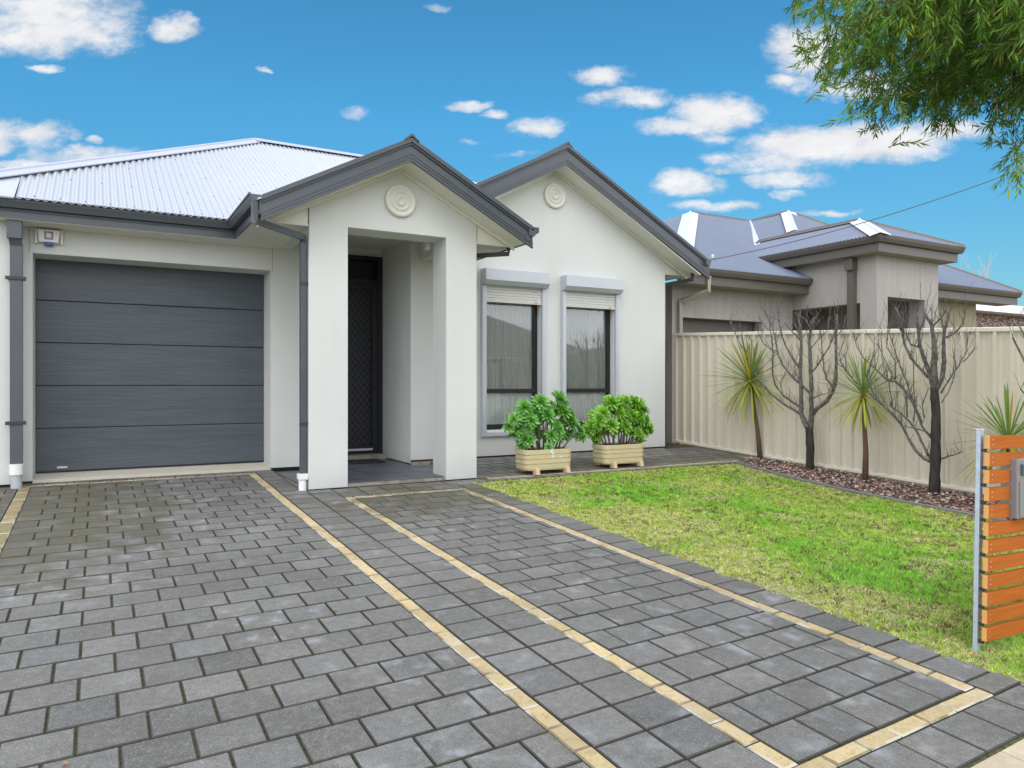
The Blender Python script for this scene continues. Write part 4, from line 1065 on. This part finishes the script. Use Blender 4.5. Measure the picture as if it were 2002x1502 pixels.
T2 = [([(795,1450),(800,1300),(805,1180),(810,1050),(808,900),(803,760),(795,640)],37,27),
 ([(797,660),(790,500),(795,380),(785,250),(775,170),(735,105)],26,8),
 ([(802,670),(850,580),(870,450),(865,330),(868,220),(900,130),(915,60)],17,7),
 ([(785,630),(760,530),(720,430),(690,330),(675,230),(665,75)],19,6),
 ([(755,570),(680,490),(620,420),(570,310),(550,220),(550,140),(500,35)],11,5),
 ([(775,1205),(720,1180),(650,1110),(600,1020),(550,920),(490,850),(400,770),(340,690),(300,600),(280,545)],11,6),
 ([(490,855),(420,790),(300,680),(200,600),(130,520),(80,440)],7,3),
 ([(772,1195),(720,1090),(660,970),(600,890),(520,820),(460,780)],10,5),
 ([(778,1025),(700,930),(650,800),(590,680),(500,600),(430,580),(350,500),(260,420),(210,330),(180,220)],9,3),
 ([(700,905),(650,780),(600,640),(560,530),(520,430),(490,330),(450,220)],7,3),
 ([(590,870),(590,740),(560,640),(500,590),(420,430),(380,340),(300,260)],6,2),
 ([(885,268),(950,230),(1010,170),(1030,70)],9,5),([(845,685),(920,560),(980,480),(1040,370),(1045,240)],6,2),([(1010,450),(1060,400),(1110,330)],4,2),
 ([(845,1178),(900,1160),(960,1145),(1012,1122)],7,3),([(692,342),(620,320),(590,260),(555,190)],8,4),([(790,172),(850,120),(880,60)],7,3),
 ([(720,870),(705,780),(750,650)],5,3),([(640,900),(650,800),(640,640),(640,480),(620,340)],5,2),([(500,580),(500,440),(440,340),(445,230)],5,2),
 ([(480,780),(460,640),(440,540),(400,420),(400,210)],5,2),([(550,220),(510,150),(470,130)],6,3),([(570,310),(560,200),(590,100)],6,3),
 ([(868,230),(850,130),(840,60)],7,3),([(130,520),(125,420),(60,330)],4,2),([(850,760),(920,640),(960,480),(930,340)],4,2),
 ([(775,1000),(690,960),(600,940),(540,930)],5,3),([(675,230),(720,130),(735,60)],7,3),([(350,500),(340,380),(350,240)],4,2)]
bare_tree(1380, 590, 4.417, T1, 8.60, 'leafless grey tree on the left of the stone bed, forked low into two stems', 11)
bare_tree(1620, 590, 3.85, T2, 8.38, 'leafless grey tree in the middle of the stone bed, with one thick straight trunk', 12)
T3 = [([(30,380),(25,300),(30,180)],11,9), ([(28,220),(-20,150),(-60,100),(-90,40)],4,1.5), ([(28,260),(-30,190),(-75,140)],3,1.2), ([(30,180),(50,80),(30,0)],8,4), ([(-60,100),(-55,60),(-80,10)],2.5,1.2), ([(-20,150),(-15,80),(-40,20)],2.5,1.2)]
bare_tree(2070, 620, 1.0, T3, 8.30, 'leafless tree at the far right, only a few twigs in view', 13)

#@@BIGTREE
# ------------------------------------------------------------------ overhanging tree, trunk outside the frame
def big_tree():
    rd = random.Random(5); r_ = np.random.default_rng(5)
    def cw(dep, lat, z): p = FW*dep+RT*lat; return Vector((p.x, p.y, z))
    tb = cw(5.1, 5.3, 0); t = thing('weeping_tree', 'leafy tree with narrow drooping leaves overhanging the top right of the lawn', 'tree', (tb.x, tb.y, G(tb.y)))
    mb = MB(); T = [Vector((tb.x, tb.y, G(tb.y)-.05)), Vector((tb.x+.05, tb.y, 1.0)), Vector((tb.x-.05, tb.y+.05, 2.0)), Vector((tb.x-.1, tb.y, 2.9))]
    mb.tube(T, [.17, .14, .12, .10], 12); mb.build('trunk', M['bark'], t, smooth=True)
    br = MB(); ends = []; top = T[-1]
    tgt = [cw(4.9, 2.9, 3.45), cw(4.6, 3.3, 3.9), cw(5.4, 2.7, 3.8), cw(5.0, 3.6, 3.1), cw(5.9, 3.6, 3.5), cw(4.3, 3.9, 3.4), cw(5.2, 4.4, 4.3), cw(4.8, 2.6, 4.1), cw(5.8, 4.6, 3.3), cw(6.2, 3.0, 4.3)]
    for g_ in tgt:
        m1 = top.lerp(g_, .4)+Vector((rd.uniform(-.1, .1), rd.uniform(-.1, .1), .35)); br.tube([top, m1, top.lerp(g_, .75)+Vector((0, 0, .22)), g_], [.06, .04, .024, .010], 7)
    # sprays
    Vs = []; Fs = []; Cs = []; nv = 0
    vn2 = lambda a, b: float(vnoise(np.array([a+20]), np.array([b+20]), 1.6)[0])
    def inside(dep, lat, z):
        zlow = 2.72+.10*math.sin(lat*3.1)+max(0, 3.25-lat)*.36+max(0, abs(dep-5.0)-.6)*.35
        if z < zlow: return False
        if lat < 1.85+max(0, 3.35-z)*.9 : return False
        return True
    spray = []; tries = 0
    while len(spray) < 4200 and tries < 200000:
        tries += 1; dep = rd.uniform(4.0, 6.4); lat = rd.uniform(1.7, 5.4); z = rd.uniform(2.6, 5.0)
        px = lat/dep*1432+1001; py = 750-(z-.985)/dep*1432
        if not inside(dep, lat, z): continue
        if px > 2150 and rd.random() < .75: continue
        if py < -160 and rd.random() < .75: continue
        lim = 232+18*math.sin(px*.045) if px > 1700 else 150+(px-1600)*.8
        if py > lim or px < 1545: continue
        if px < 1650 and rd.random() < .66: continue
        if py > lim-50 and rd.random() < .45: continue
        if vn2(lat*1.9+dep, z*2.2) < .47 and (px < 1820 or py > 90): continue
        spray.append((dep, lat, z, rd.uniform(.16, .27)))
    # a few hanging strands
    for (px, py, dep) in ((1600,200,5),(1612,175,5.1),(1660,250,4.9),(1668,215,4.9),(1672,180,5),(1770,300,4.8),(1778,262,4.8),(1765,240,4.8),(1760,205,4.9),(1720,195,5),(1730,215,5),(1815,225,4.9),(1830,240,5),
                          (1958,300,4.7),(1996,330,4.7),(1999,270,4.7),(1952,262,4.7),(1994,372,4.7),(1988,345,4.7),(1955,250,4.7),(1962,285,4.7),(1975,320,4.7),(1985,360,4.7),(1990,300,4.75),(1972,350,4.7),(1965,225,4.8),(1985,235,4.7),(1560,25,5.1),(1590,45,5),(1575,95,5.1),(1600,130,5),(1580,130,5.1),(1920,215,4.9),(1890,225,5),(1940,270,4.8),
                          (1605,15,5),(1630,30,5),(1620,75,5),(1640,110,5),(1655,150,5),(1625,160,5)):
        spray.append((dep, (px-1001)/1432*dep, .985+(750-py)/1432*dep+.10, .26))
    twg = MB()
    for (dep, lat, z, L) in spray:
        p = cw(dep, lat, z); out = (RT*rd.uniform(-1.0, .35)+FW*rd.uniform(-.8, .8)+Vector((0, 0, rd.uniform(-1.1, .25)))).normalized()
        q = p-out*L*.5; d = out.copy(); nseg = 6; pts = [q]
        for s in range(nseg): d = (d+Vector((0, 0, -.10))).normalized(); pts.append(pts[-1]+d*L/nseg)
        if rd.random() < .6: twg.tube(pts, [.0035, .0012], 3, caps=False)
        n = rd.randint(17, 26); warm = rd.random() < .12; tone = rd.uniform(.7, 1.2)*(.55+.95*vn2(lat*2.3+9, z*2.0+dep))
        for i in range(n):
            u = (i+.5)/n; k = min(int(u*nseg), nseg-1); a = pts[k].lerp(pts[k+1], u*nseg-k); t_ = (pts[k+1]-pts[k]).normalized()
            az = i*2.4+rd.uniform(-.4, .4); e1 = t_.orthogonal().normalized(); e2 = t_.cross(e1); rad = e1*math.cos(az)+e2*math.sin(az)
            ld = (t_*rd.uniform(.75, 1.1)+rad*rd.uniform(.35, .8)+Vector((0, 0, -.15))).normalized(); s_ = ld.cross(Vector((rd.uniform(-1, 1), rd.uniform(-1, 1), rd.uniform(.1, 1)))).normalized()
            ll = rd.uniform(.05, .092); w = rd.uniform(.0042, .0070)
            m1 = a+ld*ll*.4; m2 = a+ld*ll; Vs += [a, m1-s_*w, m2, m1+s_*w]; Fs.append((nv, nv+1, nv+2, nv+3)); nv += 4
            if warm and rd.random() < .35: c = (.24, .29, .03)
            elif rd.random() < .05: c = (.42, .38, .08)
            elif rd.random() < .2: c = (.22, .36, .11)
            else: c = (.105, .225, .028)
            v = rd.uniform(.7, 1.3)*tone; Cs.append((c[0]*v, c[1]*v, c[2]*v))
    raw('crown', [tuple(v) for v in Vs], Fs, M['leaf'], t, col=np.array(Cs))
    br.build('branches', M['bark'], t, smooth=True); twg.build('twigs', M['bark_b'], t)
big_tree()

#@@NEIGHBOUR
# ------------------------------------------------------------------ neighbour's house
NH = thing('house', 'grey-taupe neighbouring house with grey hipped roofs rising behind the cream fence', 'house', (12.5, 10, -.1))
mb = MB()
mb.box(8.87, 9.12, 9.90, 10.2, -.15, 2.80)                       # pier on the boundary
mb.box(9.12, 12.0, 9.90, 10.1, 2.18, 2.80)
mb.box(11.15, 12.0, 9.90, 10.1, -.15, 2.18)
mb.box(8.87, 9.12, 10.2, 17, -.15, 2.78)
mb.build('garage_wall', M['nwall'], NH)
mb = MB(); mb.box(9.12, 11.15, 10.12, 10.16, -.15, 2.2); mb.build('garage_door', M['ndoor'], NH)
mb = MB()                                                        # portico walls with openings
mb.box(12.0, 12.32, 8.1, 8.42, -.2, 3.42); mb.box(12.0, 12.25, 8.42, 10.4, 2.45, 3.42); mb.box(13.45, 13.87, 8.1, 8.42, -.2, 3.42); mb.box(12.32, 13.45, 8.1, 8.42, 2.55, 3.42)
mb.box(13.6, 13.87, 8.42, 10.9, -.2, 3.42); mb.box(12.0, 12.25, 10.4, 10.9, -.2, 3.42)
mb.build('portico', M['nwall'], NH)
mb = MB(); mb.box(12.0, 13.87, 10.9, 11.1, -.2, 3.2); mb.build('entry_wall', M['nwall'], NH)
mb = MB(); mb.box(12.1, 12.85, 10.86, 10.895, 0, 2.4); mb.build('front_door', M['black'], NH)
mb = MB(); mb.box(12.25, 13.6, 8.42, 10.9, 2.9, 2.94); mb.build('porch_ceiling', M['ntrim2'], NH)
mb = MB(); mb.box(13.87, 16.75, 8.95, 9.15, -.2, 2.75); mb.box(16.55, 16.75, 9.15, 14, -.2, 2.75); mb.build('side_wall', M['nwall2'], NH)
mb = MB(); mb.box(14.2, 15.9, 8.9, 8.945, .5, 1.95); NW = mb.build('window', M['black'], NH)
mb = MB(); mb.box(14.26, 15.84, 8.895, 8.899, .56, 1.89); mb.build('pane', M['dglass'], NW)
NG = [(0, -.11), (.07, -.11), (.10, -.05), (.112, 0), (.10, 0), (.09, -.012), (0, -.012)]
NFAS = [(0, -.27), (.015, -.27), (.015, -.10), (0, -.10)]
def ngut(path, down=0):
    m = MB(); m.sweep(NG, path); m.build('gutter', M['ntrim'], NH)
    m = MB(); m.sweep(NFAS, path); m.build('fascia', M['ntrim'], NH)
ngut([(8.72, 9.53, 3.0), (12.0, 9.53, 3.0)])
ngut([(11.76, 10.7, 3.55), (11.76, 7.90, 3.55), (14.12, 7.90, 3.55), (14.12, 10.0, 3.55)])
ngut([(13.9, 8.62, 3.0), (17.75, 8.62, 3.0)])
mb = MB(); mb.box(8.75, 12.0, 9.53, 9.9, 2.73, 2.75); mb.box(13.88, 17.6, 8.64, 8.95, 2.73, 2.75); mb.box(11.78, 12.0, 7.92, 10.7, 3.28, 3.3); mb.box(12.0, 13.87, 7.92, 8.1, 3.28, 3.3); mb.box(13.87, 14.1, 7.92, 10.0, 3.28, 3.3)
mb.build('soffit', M['ntrim2'], NH)
ez = 2.99
A1 = (13.2, 14.05, 5.36); A1b = (15.35, 14.05, 5.36); A2 = (15.3, 12.75, 5.36)
mb = MB()
corr(mb, [(8.6, 9.42, ez), (12.05, 9.42, ez), (12.75, 11.45, 4.05), A1b, A1], .076, .020)
corr(mb, [(8.6, 9.42, ez), A1, (13.2, 18, 5.36), (8.6, 18, ez)], .076, .020)
corr(mb, [(11.68, 10.3, 3.50), (12.70, 11.42, 4.04), A1b, A2, (11.68, 8.2, 3.50)], .076, .020)
corr(mb, [(13.0, 8.52, ez), (17.78, 8.52, ez), A2, (12.9, 12.2, 5.05)][0:3]+[(13.0, 11.2, 4.49)], .076, .008) if False else None
NR = finish_smooth(mb.build('roof', M['nroof'], NH))
mb = MB(); corr(mb, [(13.88, 8.52, ez), (17.78, 8.52, ez), A2, (12.94, 10.58, 4.148), (12.94, 10.25, 3.96), (13.88, 10.25, 3.96)], .076, .020)
slab(mb, [(17.78, 8.52, ez), (17.78, 18, ez), (15.3, 18, 5.36), A2])
finish_smooth(mb.build('roof_slope', M['nroof'], NR))
mb = MB()                                                        # portico roof
Q = (12.94, 9.10, 4.17)
corr(mb, [(11.66, 7.80, 3.555), (14.22, 7.80, 3.555), Q], .076, .014)
corr(mb, [(11.66, 10.7, 3.555), (11.66, 7.80, 3.555), Q, (12.94, 11.6, 4.17)], .076, .014)
corr(mb, [(14.22, 7.80, 3.555), (14.22, 10.7, 3.555), (12.94, 11.6, 4.17), Q], .076, .014)
finish_smooth(mb.build('portico_roof', M['nroof'], NR))
mb = MB()
cap(mb, A1, (8.6, 9.42, ez), wdt=.20, h=.06); cap(mb, A2, (13.3, 10.9, 4.34), wdt=.18, h=.05); cap(mb, Q, (11.66, 7.80, 3.555), wdt=.17, h=.05); cap(mb, A1b, (12.75, 11.4, 4.04), wdt=.12, h=.0)
mb.build('hip_cap', M['ncap'], NR)
mb = MB()
cap(mb, A1, A1b, wdt=.1); cap(mb, A1b, A2, wdt=.1); cap(mb, A2, (17.78, 8.52, ez), wdt=.1); cap(mb, Q, (12.94, 11.6, 4.17), wdt=.12); cap(mb, Q, (14.22, 7.8, 3.555), wdt=.1)
mb.build('ridge_cap', M['ntrim'], NR)
mb = MB(); mb.rect_tube([(9.35, 9.50, 2.90), (9.35, 9.50, 2.62), (9.02, 9.86, 2.45), (9.02, 9.86, 2.3), (9.02, 9.86, -.1)], .075, .06); mb.build('downpipe', M['ntrim2'], NH)
mb = MB(); mb.rect_tube([(11.95, 8.55, 3.42), (11.95, 8.55, 3.1), (11.96, 8.55, -.1)], .10, .13); NP = mb.build('downpipe', M['ntrim'], NH)
mb = MB(); mb.box(11.84, 11.99, 8.47, 8.63, 3.05, 3.42); mb.build('rain_head', M['ntrim'], NP)

# distant brick house and pergola at the right edge
DH = thing('house', 'distant red brick house with a pale roof at the far right beyond the fence', 'house', (30, 15, 0))
mb = MB(); mb.box(20, 42, 12.6, 19, -.3, 3.18); mb.build('wall', M['brickred'], DH)
mb = MB(); mb.prism([(19.6, 3.18), (42.6, 3.18), (40, 3.42), (22, 3.42)], 'y', 12.1, 19.4); mb.build('roof', M['ncap'], DH)
# bare far tree behind the neighbour's roof
ft = thing('bare_tree', 'pale leafless tree seen faintly above the neighbouring roof', 'tree', (30.4, 16.4, -.2))
rd = random.Random(3); mb = MB()
def grow(p, d, L, r, lev):
    pts = [p]
    for i in range(4): d = (d+Vector((rd.uniform(-.18, .18), rd.uniform(-.18, .18), .08))).normalized(); pts.append(pts[-1]+d*L/4)
    mb.tube(pts, [r, r*.6], 5)
    if lev < 3:
        for k_ in range(3 if lev else 5): grow(pts[-1 if k_ == 0 else rd.randint(2, 4)], (d+Vector((rd.uniform(-.6, .6), rd.uniform(-.6, .6), .25))).normalized(), L*.62, r*.55, lev+1)
grow(Vector((30.4, 16.4, -.2)), Vector((0, 0, 1)), 2.9, .06, 0)
mb.build('trunk', mat('pale_bark', (.40, .36, .36), .9), ft)

# service wire from the street to the gable corner
mb = MB()
a = Vector((8.80, 8.85, 3.03)); P = []
b = Vector((15.6, 1.2, 7.0))
for i in range(41):
    u = i/40; p = a.lerp(b, u); p.z -= .62*4*u*(1-u); P.append(p)
mb.tube(P, .0065, 6); tag(mb.build('service_wire', M['wire']), 'thin dark service cable sagging from the gable corner up to the right', 'cable')
mb = MB(); mb.lathe([(.012, -.03), (.03, -.025), (.018, -.01), (.03, 0), (.018, .012), (.028, .025), (.01, .04)], (8.79, 8.84, 3.07), 'z', 14); tag(mb.build('insulator', M['white'], smooth=True), 'white insulator at the right end of the wing gutter', 'insulator')

# across the street (seen only as reflections in the panes)
OH = thing('house', 'brown-roofed house across the street, seen only reflected in the panes', 'house', (14, -18, -.5))
mb = MB(); mb.box(4, 26, -26, -17, -.6, 2.4); mb.build('wall', M['nwall'], OH)
mb = MB()
slab(mb, [(3.3, -16.3, 2.4), (26.7, -16.3, 2.4), (21, -21.5, 5.2), (9, -21.5, 5.2)]); slab(mb, [(3.3, -26.7, 2.4), (3.3, -16.3, 2.4), (9, -21.5, 5.2)]); slab(mb, [(26.7, -16.3, 2.4), (26.7, -26.7, 2.4), (21, -21.5, 5.2)])
mb.build('roof', M['redroof'], OH)

# fallen leaves
lab = 'small orange-brown dry leaf lying on the paving or the grass edge'
for i, (x, y) in enumerate([(-.35, 7.0), (-.15, 6.6), (-.42, 8.6), (-.62, 7.6), (.1, 6.9), (-.1, 3.1), (.02, 2.62), (1.18, 4.15), (3.86, 1.98), (3.9, 2.6), (3.78, 2.95), (3.82, 3.6), (4.6, 4.0), (5.4, 5.2), (-.78, 8.2), (-.9, 7.3), (4.05, 1.75), (1.3, 6.2)]):
    mb = MB(); a = random.uniform(0, 6.28); L = random.uniform(.012, .022); w = L*.5; z = G(warp(x, y))+(.006 if x < 3.8 else .018)
    y2 = warp(x, y); c_, s_ = math.cos(a), math.sin(a); f_ = lambda u_, v_, h_: (x+u_*c_-v_*s_, y2+u_*s_+v_*c_, z+h_)
    mb.add([f_(-L, 0, .004), f_(-L*.3, -w, .006), f_(L*.5, -w*.8, .002), f_(L, 0, .008), f_(L*.5, w*.8, .003), f_(-L*.3, w, .005), f_(0, 0, .0)], [(0,1,6), (1,2,6), (2,3,6), (3,4,6), (4,5,6), (5,0,6)])
    tag(mb.build('fallen_leaf', M['leafdry']), lab, 'leaf', 'dry fallen leaves')
